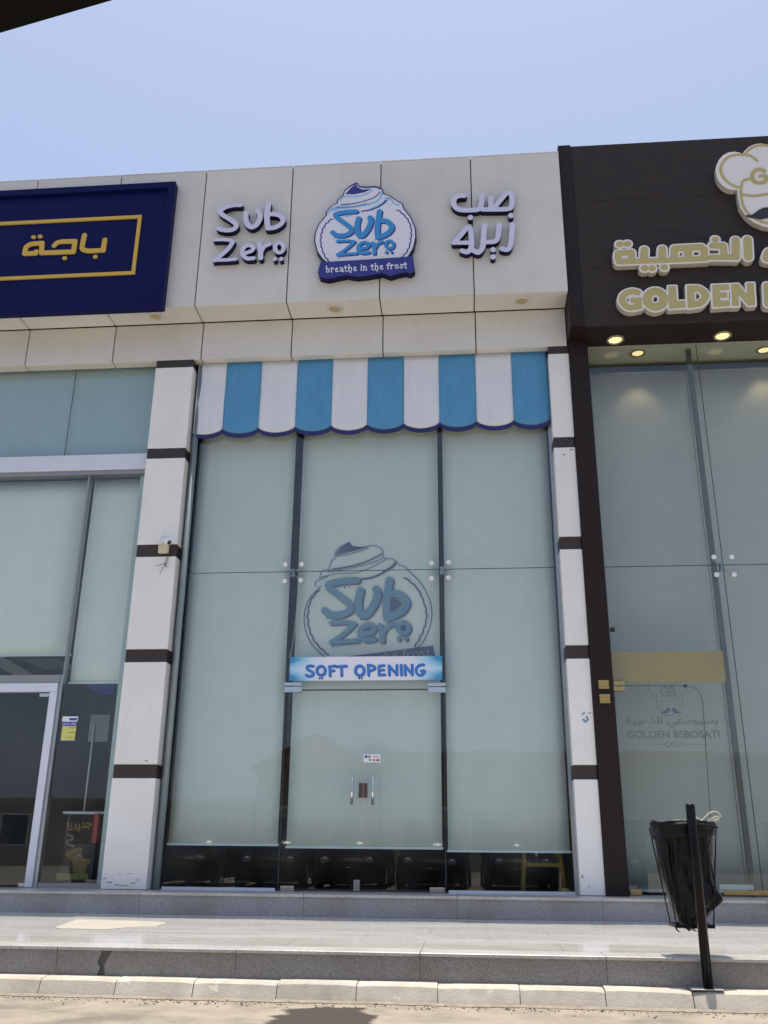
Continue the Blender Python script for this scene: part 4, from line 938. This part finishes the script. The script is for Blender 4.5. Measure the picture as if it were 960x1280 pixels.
# card stickers on the door
def sheet(name, m, par, px0, px1, py0, py1, Y, d=.002): 
    a, b = at(px0, py1, Y=Y), at(px1, py0, Y=Y); return box(name, m, par, a.x, b.x, Y, Y+d, a.z, b.z)
ST = thing('card_sticker', at(465, 953, Y=G), 'small white payment card sticker on the double glass door', 'sticker')
sheet('sticker_sheet', 'paper_white', ST, 454.5, 475.2, 943, 953, G-.003)
for a in ((456, 459, 944.3, 947.5, 'paper_blue'), (459.4, 463.8, 944.3, 947.5, 'ghost_gold'), (466, 473.5, 945.6, 946.6, 'paper_red'), (461.2, 463.6, 949, 951, 'ink'), (466, 469, 949, 951.4, 'paper_red'), (470.5, 474, 949, 951.4, 'ink')):
    sheet('sticker_mark', a[4], ST, *a[:4], G-.005)

# glass print, gold strip and brass plates of the brown shop
YG = G+.016
GF = thing('window_strip', at(835, 853, Y=YG), 'wide gold film strip across the blind above the faint moustache logo', 'window film')
sheet('film', 'gold_film', GF, 765.5, 903, 813.5, 853, YG, .002)
GL = Tr(700, 760, 3.692, YG)
GD = thing('window_decal', at(840, 932, Y=YG), 'faint grey chef hat logo and shop name printed below the gold strip', 'decal')
mg = lambda nm, ss, pp=(), m_='print_grey', y=YG: make(nm, GL, ss, list(pp), y, y+.002, m_, GD, cell=.003)
mg('hat_outline', [GL.st([(412, 345), (408, 375), (425, 400), (448, 408)], 2), GL.st([(448, 395), (446, 440), (462, 470), (505, 497), (550, 470), (566, 435), (562, 395)], 2.2), GL.st([(562, 405), (580, 390), (586, 345)], 2), GL.st([(450, 430), (500, 430), (565, 415)], 2)])
text('hat_letters', 'GB', GL.p(498, 385), .12, .17, YG, 'print_gold', GD, bold=.03)
m1 = [(460, 482), (478, 478), (495, 460), (508, 466), (506, 478), (485, 486)]
mg('moustache', [], [GL.pl(m1, True), GL.pl([(1024-x, y) for x, y in m1], True)], 'ghost_navy')
text('print_line', '\uFE94\uFEF4\uFE92\uFEEB\uFEAC\uFEDF\uFE8D \uFEF2\uFE98\uFEB3\uFEEE\uFE92\uFEB4\uFE91', GL.p(516, 527), .125, 1.02, YG, 'print_gold', GD, bold=.03)
text('print_line', 'GOLDEN BSBOSATI', GL.p(522, 583), .085, 1.02, YG, 'print_gold', GD, bold=.03)
mg('print_flourish', [GL.st([(362, 626), (480, 629)], 1.4), GL.st([(570, 629), (688, 629)], 1.4), GL.st([(480, 629), (505, 616), (525, 640), (545, 618), (570, 629)], 2.2), GL.st([(480, 629), (505, 641), (525, 617), (545, 640), (570, 629)], 2.2)])
YC = YLN-.03
for k, (a, lb) in enumerate((((748.5, 761, 850, 861), 'upper small brass socket plate on the dark brown column'), ((750, 762.5, 867.5, 879), 'lower small brass socket plate on the dark brown column'))):
    t_ = thing('brass_plate', at(a[0]+6, a[3], Y=YC), lb, 'wall plate', 'brass plates on the column')
    p0, p1 = at(a[0], a[3], Y=YC-.02), at(a[1], a[2], Y=YC-.02)
    h_ = (p1.z-p0.z)
    box('plate_frame', 'brass', t_, p0.x, p1.x, YC-.02, YC+.001, p0.z, p0.z+h_*.3, b=.002); box('plate_frame', 'brass', t_, p0.x, p1.x, YC-.02, YC+.001, p1.z-h_*.36, p1.z, b=.002)
    box('plate_face', 'gold_film', t_, p0.x+.004, p1.x-.004, YC-.012, YC+.001, p0.z+h_*.301, p1.z-h_*.361)
t_ = thing('wall_sticker', at(735, 905, Y=YLN), 'small worn pale blue sticker on the right white pillar', 'sticker')
ts = Tr(700, 760, 3.692, YLN-.003)
make('sticker_remnant', ts, [ts.st([(105, 490), (112, 484)], 4), ts.st([(108, 515), (118, 525), (128, 512), (122, 502)], 5), ts.st([(130, 486), (142, 484)], 2.5)], [], YLN-.002, YLN+.001, 'ghost_blue', t_, cell=.004)
b0 = at(921, 1112, Y=G+.1)
MB().box(at(900, 1112, Y=G+.1).x, at(942, 1112, Y=G+.1).x, G+.09, G+.12, b0.z, b0.z+.05).build('kick_bar', 'white_plastic', Rg)

# ---- downlights
def downlight(px, py, z, r_, lit, label, watt=4):
    q = at(px, py, Z=z)
    t_ = thing('downlight', (q.x, q.y, z), label, 'ceiling light', 'round downlights under the overhang')
    rg = MB(); K = 24
    prof = [(r_, 0), (r_, -.012), (r_*.8, -.016), (r_*.74, -.004)]
    vs = [(q.x+a*math.cos(2*math.pi*k/K), q.y+a*math.sin(2*math.pi*k/K), z+dz-.001) for a, dz in prof for k in range(K)]
    rg.add(vs, [(i*K+k, (i+1)*K+k, (i+1)*K+(k+1) % K, i*K+(k+1) % K) for i in range(3) for k in range(K)], True).build('lamp_ring', 'lamp_ring_brown' if lit else 'lamp_ring', t_)
    df = MB(); df.tube([(q.x, q.y, z-.0045), (q.x, q.y, z-.0015)], r_*.77, K).build('diffuser', 'lamp_lit' if lit else 'lamp_off', t_)
    if lit:
        l_ = bpy.data.lights.new('lamp_beam', 'SPOT'); l_.energy = watt; l_.color = (1, .76, .42); l_.spot_size = math.radians(80); l_.spot_blend = .6; l_.shadow_soft_size = .05
        o = bpy.data.objects.new('lamp_beam', l_); reg(o, t_, (q.x, q.y, z-.03))
downlight(194.5, 395.2, ZP0, .105, False, 'unlit round downlight in the white soffit below the navy sign')
downlight(418.5, 386, ZP0, .105, False, 'unlit round downlight in the white soffit below the round emblem')
downlight(652, 376, ZP0, .105, False, 'unlit round downlight in the white soffit below the Arabic letters')
downlight(769, 424.5, ZB, .115, True, 'lit warm downlight in the brown soffit nearest the white facade')
downlight(903, 419.5, ZB, .115, True, 'lit warm downlight in the brown soffit nearer the right edge')
downlight(797, 441, ZB+.033, .10, True, 'lit warm downlight just inside the brown shop glass, nearer the white facade', 7)
downlight(955, 437, ZB+.033, .10, True, 'lit warm downlight just inside the brown shop glass at the right edge', 7)

# ---- security camera on the left pillar
qc = at(205, 686, Y=YLN-.02)
SCam = thing('security_camera', (qc.x, YLN, qc.z-.06), 'small white security camera on a beige box with dangling wires on the banded pillar', 'camera')
box('junction_box', 'beige_plastic', SCam, qc.x-.065, qc.x+.062, YLN-.055, YLN+.004, qc.z-.06, qc.z+.055, b=.01)
h0, h1 = Vector((qc.x-.012, YLN-.09, qc.z+.125)), Vector((qc.x+.095, YLN-.13, qc.z+.045))
MB().tube([h0, h0+(h1-h0)*.06, h0+(h1-h0)*.9, h1], [.03, .04, .04, .036], 16).build('camera_body', 'white_plastic', SCam)
MB().tube([h1, h1+(h1-h0)*.03], .028, 16).build('lens', 'black_print', SCam)
MB().tube([(qc.x+.01, YLN-.03, qc.z+.04), (qc.x+.05, YLN-.07, qc.z+.07)], .012, 8).build('bracket', 'white_plastic', SCam)
wr = MB(); o0 = at(208, 691, Y=YLN-.03)
for pts in ([(208, 691), (208.5, 698), (206.5, 705), (207, 708)], [(207, 704), (202, 705.5), (195, 708)], [(206.5, 705), (203, 711), (200, 717)], [(209.5, 690), (210, 699), (207, 706), (209, 709)]):
    wr.tube([at(*p, Y=YLN-.03) for p in cat(pts, 3)], .0033, 6)
wr.build('dangling_wire', 'cable', SCam)
# loose cable running down behind the centre glass
MB().tube([at(*p, Y=G+.07) for p in cat([(381, 545), (379, 640), (375.5, 700), (373, 730), (368, 790), (362.5, 822)], 5)], .006, 6).build('hanging_cable', 'cable_white')
tag(bpy.data.objects['hanging_cable'], 'thin pale cable hanging down the dark gap left of the faded logo', 'cable')

# ================================================================== LITTER BIN
PB = at(884, 1234.5, Z=ZK); PX, PY = PB.x, YK+.09
PX = at(884, 1220, Y=PY).x
ZTOP = at(861, 1004.5, Y=PY).z
BIN = thing('litter_bin', (PX, PY, ZK), 'black bag litter bin on a thin black post at the kerb', 'bin')
bz = MB(); bz.tube([(PX, PY, ZK+.004), (PX, PY, ZTOP-.012), (PX, PY, ZTOP-.003), (PX, PY, ZTOP)], [.0315, .0315, .027, .015], 18); bz.build('post', 'black_metal', BIN)
box('base_plate', 'galvanised', BIN, PX-.12, PX+.085, PY-.06, PY+.07, ZK+.001, ZK+.009, b=.002)
YBG = PY+.20
def bp(x, y, Y=None): q = at(x, y, Y=YBG if Y is None else Y); return q
# outline of the sack, left and right edge by height
prof = [(1027, 814.5, 892.5), (1033, 815.5, 892), (1044, 817.5, 891), (1054, 820, 890), (1070, 822.5, 889.5), (1088, 825, 890.5), (1104, 829, 894), (1114, 832.5, 899), (1123, 835.5, 903.5), (1130, 838, 899), (1138, 841, 890), (1147, 846, 881), (1154, 850, 877), (1159, 855, 874)]
from mathutils import noise as nz_
K = 84; vs = []; PR = cat(prof, 4); rows_ = len(PR)
for i, (yy, xl_, xr_) in enumerate(PR):
    a, b = bp(xl_, yy), bp(xr_, yy); cx = (a.x+b.x)/2; hw = (b.x-a.x)/2; z = (a.z+b.z)/2; u = i/(rows_-1)
    dp = min(.15, .40*hw+.05)*(1-.25*u); am = min(1, max(0, (u-.10)/.12))
    for k in range(K):
        t_ = 2*math.pi*k/K
        # long hanging pleats that wander, broken by sharp crumples
        ple = math.sin(7*t_+3*nz_.noise((t_*1.3, u*2, 3)))*.10+abs(nz_.noise((math.cos(t_)*3.2, math.sin(t_)*3.2, u*1.6)))*.30-.10
        cr_ = (abs(nz_.noise((math.cos(t_)*6, math.sin(t_)*6, u*9+4)))-.25)*.16
        sx2 = abs(math.cos(t_))**.75*(1 if math.cos(t_) > 0 else -1); sy2 = abs(math.sin(t_))**.75*(1 if math.sin(t_) > 0 else -1)
        fy = 1+(ple+cr_)*am*1.5; fx2 = 1+cr_*am*.35*abs(math.sin(t_))
        vs.append((cx+hw*sx2*fx2, YBG+dp*sy2*fy, z+nz_.noise((t_*2, u*7, 1))*.012*am+(.012*math.sin(3*t_) if i == 0 else 0)))
fs = [(i*K+k, i*K+(k+1) % K, (i+1)*K+(k+1) % K, (i+1)*K+k) for i in range(rows_-1) for k in range(K)]
cb = np.mean(np.array(vs[-K:]), 0); vs.append((cb[0], cb[1], cb[2]-.015)); fs += [((rows_-1)*K+k, (rows_-1)*K+(k+1) % K, len(vs)-1) for k in range(K)]
top_i = len(vs)
for k in range(K):
    v = vs[k]; vs.append((PX+(v[0]-PX)*.93, YBG+(v[1]-YBG)*.9, v[2]-.01))
for k in range(K):
    v = vs[k]; vs.append((PX+(v[0]-PX)*.85, YBG+(v[1]-YBG)*.7, v[2]-.22))
fs += [(k, top_i+k, top_i+(k+1) % K, (k+1) % K) for k in range(K)]+[(top_i+k, top_i+K+k, top_i+K+(k+1) % K, top_i+(k+1) % K) for k in range(K)]+[tuple(top_i+K+K-1-k for k in range(K))]
sack = MB().add(vs, [f[::-1] for f in fs], True).build('bin_bag', 'bag', BIN)
# gathered collar of the bag folded over the rim
cl = MB(); CK = 72; QR = 9; cv = []
for q in range(QR):
    for k in range(CK):
        t_ = 2*math.pi*k/CK; u = q/(QR-1); a = bp(814+u*3, 1028.5+u*17); b = bp(893-u*1.5, 1029+u*17)
        cx, hw = (a.x+b.x)/2, (b.x-a.x)/2+.004
        wr_ = abs(nz_.noise((t_*1.1+u*2.2, u*5-t_*.9, 7)))*.030+nz_.noise((t_*4, u*6, 2))*.006-.004*(q == 0)
        cs = abs(math.cos(t_))**.75*(1 if math.cos(t_) > 0 else -1); sn = abs(math.sin(t_))**.75*(1 if math.sin(t_) > 0 else -1)
        cv.append((cx+(hw+wr_*.4)*cs, YBG+(.155+wr_)*sn, (a.z+b.z)/2+.006*math.sin(t_*3)+.02*u*math.sin(t_+1.2)-(.012*abs(nz_.noise((t_*3, 5, 1))) if q == QR-1 else 0)))
cl.add(cv, [(q*CK+(k+1) % CK, q*CK+k, (q+1)*CK+k, (q+1)*CK+(k+1) % CK) for q in range(QR-1) for k in range(CK)], True)
cl.build('bag_collar', 'bag', BIN)
fr = MB(); a, b = bp(816, 1034), bp(891, 1034); zr = a.z
yf_, yb_ = YBG-.13, YBG+.13
fr.tube([(a.x, yf_, zr), (b.x, yf_, zr), (b.x, yb_, zr), (a.x, yb_, zr), (a.x, yf_, zr)], .006, 6)
c, d = bp(842, 1156), bp(887, 1155); zz = c.z
for (x0_, x1_) in ((a.x, c.x), (b.x-.01, d.x)):
    for y_ in (yf_, yb_): fr.tube([(x0_, y_, zr), (x1_, YBG+(y_-YBG)*.8, zz)], .005, 6)
for y_ in (YBG-.1, YBG+.1): fr.box(c.x-.01, d.x+.01, y_-.008, y_+.008, zz-.012, zz+.01)
for x_ in (c.x, d.x): fr.box(x_-.01, x_+.01, YBG-.092, YBG+.092, zz-.011, zz+.009)
fr.tube([(PX, PY, zr-.01), (PX, yf_, zr-.01)], .012, 8); fr.tube([(PX, PY+.02, zz+.12), (PX, YBG-.09, zz+.005)], .008, 8)
fr.build('cage_frame', 'black_metal', BIN)
MB().tube([at(*p, Y=YBG-.1) for p in cat([(897, 1112), (904, 1125.5), (893, 1136), (884, 1143)], 3)], .0025, 6).build('bag_tie', 'galvanised', BIN)
stg = MB()
stg.tube([at(*p, Y=YBG-.02) for p in cat([(868, 1020), (876, 1026), (886, 1017), (895, 1014.5), (901, 1020)], 5)], .004, 6)
stg.tube([at(*p, Y=YBG-.02) for p in cat([(866, 1021), (874, 1024), (880, 1028), (892, 1026), (902, 1020.5)], 5)], [.006+.004*math.sin(i*.9) for i in range(21)], 6)
stg.tube([at(*p, Y=YBG) for p in cat([(884, 1027), (894, 1021), (899, 1022), (893, 1030)], 5)], .003, 6)
stg.build('plastic_strap', 'string')
tag(bpy.data.objects['plastic_strap'], 'pale curled plastic strap sticking out of the black bin bag', 'litter')
rg = MB()
for pts in ([(845, 1157), (846, 1162), (850, 1165)], [(858, 1158), (861, 1163), (864, 1161)], [(868, 1158), (866, 1162), (871, 1164)]): rg.tube([bp(*p) for p in cat(pts, 3)], [.009, .008, .007, .006, .005, .004, .003][:len(cat(pts, 3))], 6)
rg.build('torn_shred', 'bag', BIN)

# ================================================================== INSIDES
# stool behind the right pane
sx0, sx1 = at(655, 1108, Y=11.35).x, at(706, 1108, Y=11.35).x; scx = (sx0+sx1)/2
STL = thing('bar_stool', (scx, 11.5, ZS), 'yellow legged stool with steel column standing behind the right glass pane', 'stool')
zt3 = ZS+.72
for sx2 in (-1, 1):
    for sy2 in (-1, 1):
        MB().tube([(scx+sx2*.24, 11.5+sy2*.16, ZS), (scx+sx2*.17, 11.5+sy2*.12, zt3)], .02, 8).build('leg', 'yellow_wood', STL)
MB().box(scx-.21, scx+.21, 11.355, 11.38, ZS+.27, ZS+.31).box(scx-.21, scx+.21, 11.62, 11.645, ZS+.27, ZS+.31).build('rung', 'yellow_wood', STL)
MB().tube([(scx, 11.5, zt3), (scx, 11.5, zt3+.03), (scx, 11.5, zt3+.05)], [.19, .2, .17], 20).build('seat', 'yellow_wood', STL)
MB().tube([(scx-.06, 11.5, ZS+.2), (scx-.06, 11.5, zt3)], .035, 12).build('steel_column', 'steel', STL)
# counter deep in the centre shop
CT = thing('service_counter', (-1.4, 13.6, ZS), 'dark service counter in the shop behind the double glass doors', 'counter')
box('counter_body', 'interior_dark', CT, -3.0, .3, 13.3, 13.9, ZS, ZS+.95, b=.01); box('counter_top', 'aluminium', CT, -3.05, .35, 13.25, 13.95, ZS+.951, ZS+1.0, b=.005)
for k, px in enumerate((225, 262, 290)):
    q = at(px, 1090, Y=12.6)
    t_ = thing('folding_panel', (q.x, 12.6, ZS), ('leftmost', 'middle', 'rightmost')[k]+' grey upright board standing behind the left glass pane', 'panel', 'boards behind the left pane')
    box('board', 'interior_wall', t_, q.x-.09, q.x+.12, 12.6+.3*k, 12.63+.3*k, ZS+.03, ZS+1.5, b=.004); box('board_foot', 'aluminium', t_, q.x-.11, q.x+.14, 12.5+.3*k, 12.72+.3*k, ZS, ZS+.029)
# left shop: promotion counter, poster, sign stand, notice
YP = 11.35
def P_(x, y, Y=YP): return at(x, y, Y=Y)
a, b = P_(79, 1105), P_(124, 1014.5); zt4 = b.z
PC = thing('promotion_stand', ((a.x+b.x)/2-.02, YP+.1, ZS), 'brown promotion stand with a white top and coffee cup poster inside the left shop', 'stand')
x0_ = P_(75, 1100).x; x1_ = P_(120, 1100).x
box('stand_body', 'interior_dark', PC, x0_, x1_+.12, YP+.012, YP+.4, ZS, zt4-.03); box('stand_top', 'white_plastic', PC, P_(79, 1014).x, x1_+.14, YP-.01, YP+.42, zt4-.029, zt4, b=.004)
box('poster', 'poster_brown', PC, x0_+.002, x1_+.1, YP, YP+.011, ZS+.02, zt4-.035)
PT = Tr(60, 980, 9.85, YP)
mkp = lambda nm, ss, pp, m_, k=1: make(nm, PT, ss, list(pp), YP-.002*k, YP-.0002, m_, PC, cell=.003)
mkp('poster_print', [], [PT.pl([(105, 1105), (555, 1100), (550, 1175), (100, 1180)])], 'poster_olive')
mkp('poster_print', [], [PT.pl([(215, 860), (260, 810), (420, 785), (425, 900), (545, 940), (520, 985), (480, 1010), (450, 1095), (315, 1095), (300, 960), (240, 910)], True)], 'poster_cup')
mkp('poster_print', [PT.st([(330, 900), (400, 930), (520, 945)], 7), PT.st([(232, 868), (300, 845), (415, 800)], 6)], [], 'poster_gold', 2)
mkp('poster_print', [PT.st([(250, 620), (300, 650), (290, 690), (235, 700), (250, 740), (320, 770)], 12)], [], 'poster_steam')
q = PT.p(390, 510); text('poster_lettering', '\uFE8E\uFEE7\uFEAA\uFEF3\uFEAA\uFE9F', q, .13, .30, YP-.003, 'poster_gold', PC, bold=.02, rot=math.radians(9))
a, b = P_(113, 1054, 11.25), P_(124.5, 1017, 11.25)
RP = thing('red_box', ((a.x+b.x)/2, 11.27, a.z), 'red notice box leaning on the promotion stand beside the pillar', 'box')
box('box_body', 'red_paint', RP, a.x, b.x, 11.25, 11.33, a.z, b.z, b=.004)
for z_ in (.28, .5, .7, .86): box('print_line', 'paper_red', RP, a.x+.02, b.x-.03, 11.247, 11.2495, a.z+(b.z-a.z)*z_, a.z+(b.z-a.z)*z_+.006)
box('box_leg', 'interior_dark', RP, a.x+.01, b.x-.01, 11.26, 11.32, ZS, a.z-.001)
SS = thing('sign_stand', (P_(105, 1013).x, YP+.2, zt4), 'thin white pole sign with a grey board on the promotion stand', 'sign')
MB().tube([(P_(105, 1013, YP+.2).x, YP+.2, zt4), (P_(105, 1013, YP+.2).x+.005, YP+.2, P_(109, 905, YP+.2).z)], .011, 8).build('pole', 'white_plastic', SS)
g0_, g1_ = P_(110, 922, YP+.22), P_(138, 893, YP+.22)
box('board', 'galvanised', SS, g0_.x, g1_.x, YP+.22, YP+.235, g0_.z-.05, g1_.z, b=.003)
NS = thing('notice_sheet', at(87, 927, Y=G), 'small yellow and blue opening hours notice on the glass beside the white door', 'notice')
nz = lambda nm, m_, a0, a1, b0_, b1_, k: sheet(nm, m_, NS, a0, a1, b0_, b1_, G-.002*k-.001)
nz('notice_backing', 'paper_blue', 75.5, 97, 896, 926.8, 1); nz('notice_header', 'paper_white', 77.5, 97.6, 895.5, 902, 2); nz('notice_body', 'paper_yellow', 75.8, 95.5, 907.5, 925.6, 2); nz('notice_mark', 'paper_blue', 86.5, 96.3, 897.5, 900.5, 3)
q = at(86.5, 904.8, Y=G); text('notice_lettering', '\uFEDE\uFEE4\uFECC\uFEDF\uFE8D \uFE95\uFE8E\uFED7\uFEED\uFE8D', (q.x, q.z), .036, .17, G-.0045, 'paper_white', NS, thick=.001, bold=.01)
for k in range(3): nz('notice_line', 'ink', 85-k, 94.2-k*.6, 909.6+k*5.8, 910.2+k*5.8, 3)
# left shop ceiling bulkhead and slatted vent seen above the door
v0, v1 = at(45, 832, Y=12.0), at(86, 826, Y=12.0)
LB = thing('air_vent', ((v0.x+v1.x)/2, 12.0, v0.z), 'dark slatted air vent in the ceiling behind the left shop door', 'vent')
for k in range(8): box('vent_slat', 'aluminium', LB, v0.x, v1.x, 11.7+.075*k, 11.73+.075*k, v0.z, v0.z+.02)
box('vent_case', 'interior_dark', LB, v0.x-.04, v1.x+.04, 11.66, 12.34, v0.z+.021, v0.z+.2)
c0, c1 = at(2, 822, Y=12.4), at(46, 846, Y=12.4)
MB().prism([(c0.x-.5, c0.z+.28), (c1.x, c1.z), (c1.x, c1.z-.14), (c0.x-.5, c0.z+.10)], 12.4, 12.45).build('ceiling_cornice', 'ceiling_tile', B)
c0, c1 = at(108, 869, Y=11.9), at(143, 852, Y=11.9)
MB().prism([(c0.x, c1.z+.1), (c1.x, c1.z+.1), (c1.x, c0.z+.02), (c0.x+.22, c0.z), (c0.x, c0.z+.10)], 11.9, 11.95).build('bulkhead', 'paper_blue', B)
MB().box(XL+.3, -5.85, 12.8, 16.4, 4.9, 5.1).box(-5.85, -4.06, 13.9, 16.4, 4.9, 5.1).build('dropped_ceiling', 'ceiling_tile', B)
MB().box(XL+.3, -4.06, 15.2, 15.3, ZS, 4.9).build('inner_wall', 'interior_dark', B)

# ================================================================== ACROSS THE ROAD (seen mirrored in the glass)
YO = -25
def house(x0, x1, h, label, gable=False, d=9):
    t_ = thing('low_building', ((x0+x1)/2, YO-d/2, 0), label, 'building', 'buildings across the road')
    box('wall', 'beige_wall', t_, x0, x1, YO-d, YO, 0, h, b=.03)
    n_ = max(2, int((x1-x0)/3.2))
    for i in range(n_):
        cx = x0+(x1-x0)*(i+.5)/n_
        f = box('window_frame', 'white_aluminium', t_, cx-.75, cx+.75, YO-.02, YO+.05, 1.0, 2.5)
        box('window_pane', 'window_dark', f, cx-.68, cx+.68, YO+.045, YO+.06, 1.07, 2.43)
    if gable:
        m_ = (x0+x1)/2
        MB().prism([(x0-.5, h), (x1+.5, h), (m_, h+1.7)], YO-d-.3, YO+.4).build('roof', 'roof_tile', t_)
    else: box('parapet', 'beige_wall', t_, x0-.05, x1+.05, YO-d-.05, YO+.06, h+.001, h+.35, b=.02)
    return t_
house(-31, -10.6, 2.9, 'long low beige wall building across the road, seen mirrored at left')
house(-10.4, -4.4, 4.7, 'gabled house across the road, seen mirrored in the double doors', True)
house(-4.2, 26, 5.2, 'long flat roofed beige building across the road, seen mirrored at right')
def car(x, y, rz, paint, label):
    t_ = thing('parked_car', (x, y, ZR+.004), label, 'car', 'cars parked across the road'); t_.rotation_euler.z = 0
    cr, sr = math.cos(rz), math.sin(rz)
    def W(p): return (x+p[0]*cr-p[1]*sr, y+p[0]*sr+p[1]*cr, p[2]+ZR+.004)
    # lofted shell: stations along the length with half width, belt and roof heights
    stn = [(-2.2, .62, .24, .62), (-2.1, .80, .20, .82), (-1.7, .86, .24, .95), (-1.0, .88, .22, 1.0), (0, .88, .22, .98), (.9, .88, .22, .95), (1.5, .87, .24, .88), (2.05, .80, .17, .76), (2.25, .66, .15, .62)]
    vs = []
    for sx3, hw, z0, z1 in stn:
        ring = [(-hw*.9, z0), (-hw, z0+.12), (-hw, z1-.12), (-hw*.9, z1), (0, z1+.03), (hw*.9, z1), (hw, z1-.12), (hw, z0+.12), (hw*.9, z0)]
        vs += [W((sx3, a, b)) for a, b in ring]
    n_ = 9; fs = [(i*n_+k, i*n_+(k+1) % n_, (i+1)*n_+(k+1) % n_, (i+1)*n_+k) for i in range(len(stn)-1) for k in range(n_)]
    fs += [tuple(range(n_-1, -1, -1)), tuple((len(stn)-1)*n_+k for k in range(n_))]
    MB().add(vs, [f[::-1] for f in fs], True).build('body', paint, t_)
    gs = [(-1.75, .70, .97, .02), (-1.15, .66, .98, .40), (-.2, .66, .98, .47), (.45, .67, .97, .42), (1.2, .72, .92, .02)]
    vs = []
    for sx3, hw, zb_, hh in gs: vs += [W((sx3, a, b)) for a, b in ((-hw-.1, zb_), (-hw+.08, zb_+hh*.92), (0, zb_+hh+.01), (hw-.08, zb_+hh*.92), (hw+.1, zb_))]
    n_ = 5; fs = [(i*n_+k, i*n_+(k+1) % n_, (i+1)*n_+(k+1) % n_, (i+1)*n_+k) for i in range(4) for k in range(n_)]+[tuple(range(4, -1, -1)), tuple(20+k for k in range(5))]
    MB().add(vs, [f[::-1] for f in fs], True).build('windows', 'window_dark', t_)
    rf = [W(p) for p in ((-1.1, -.6, 1.375), (.42, -.6, 1.37), (.42, .6, 1.37), (-1.1, .6, 1.375), (-1.1, -.55, 1.46), (-.3, -.55, 1.475), (.42, -.55, 1.42), (.42, .55, 1.42), (-.3, .55, 1.475), (-1.1, .55, 1.46))]
    MB().add(rf, [(0, 3, 2, 1), (4, 5, 8, 9), (5, 6, 7, 8), (0, 1, 6, 5, 4), (3, 9, 8, 7, 2), (0, 4, 9, 3), (1, 2, 7, 6)]).build('roof', paint, t_)
    for wx_ in (-1.35, 1.4):
        for wy in (-.80, .80):
            w_ = MB().tube([W((wx_, wy-.1, .32)), W((wx_, wy+.1, .32))], .32, 20).build('wheel', 'tyre', t_)
            MB().tube([W((wx_, wy-.11, .32)), W((wx_, wy+.11, .32))], .19, 14).build('rim', 'steel', w_)
    for wy in (-.55, .55): MB().tube([W((2.14, wy, .66)), W((2.24, wy*.98, .64))], [.11, .08], 12).build('headlight', 'headlight', t_)
    MB().tube([W((2.24, -.3, .5)), W((2.24, .3, .5))], .05, 8).build('grille', 'window_dark', t_)
for k, (x_, r_, pm, lb) in enumerate(((-9.3, 89, 'dark_paint', 'dark saloon parked across the road, leftmost in its row'), (-7.2, 91, 'grey_paint', 'dark grey saloon across the road, second from the left in its row'),
        (-5.1, 88, 'dark_paint', 'dark saloon across the road, third from the left in its row'), (-3.0, 90, 'maroon_paint', 'dark maroon saloon parked across the road, mirrored in the double doors'),
        (-.9, 92, 'dark_paint', 'dark saloon across the road, third from the right in its row'), (1.25, 89, 'grey_paint', 'dark grey saloon across the road, second from the right in its row'), (3.4, 90, 'dark_paint', 'dark saloon parked across the road, rightmost in its row'))):
    car(x_, -4.55-.12*(k % 3), math.radians(r_), pm, lb)

# ---- roof edge of the car the photograph is taken from
e0, e1 = at(-60, 58, Z=H+.42), at(190, -15, Z=H+.42)
dv = (e1-e0).normalized(); nv = Vector((dv.y, -dv.x, 0)).normalized()
if nv.y > 0: nv = -nv
CR = thing('car_roof', (e0.x, e0.y, H+.42), 'black roof edge of the car at the top left corner', 'car roof')
p0, p1 = e0-dv*.35, e1+dv*.10
vs = []
for p in (p0, p1):
    for o_, dz in ((0, .0), (.004, -.006), (.02, -.008), (.34, -.002), (.34, .03), (.03, .035), (.006, .02)): vs.append(p+nv*o_+Vector((0, 0, dz)))
MB().add(vs, [tuple(range(7)), tuple(range(13, 6, -1))]+[(i+7, (i+1) % 7+7, (i+1) % 7, i) for i in range(7)]).build('roof_edge', 'car_lining', CR)
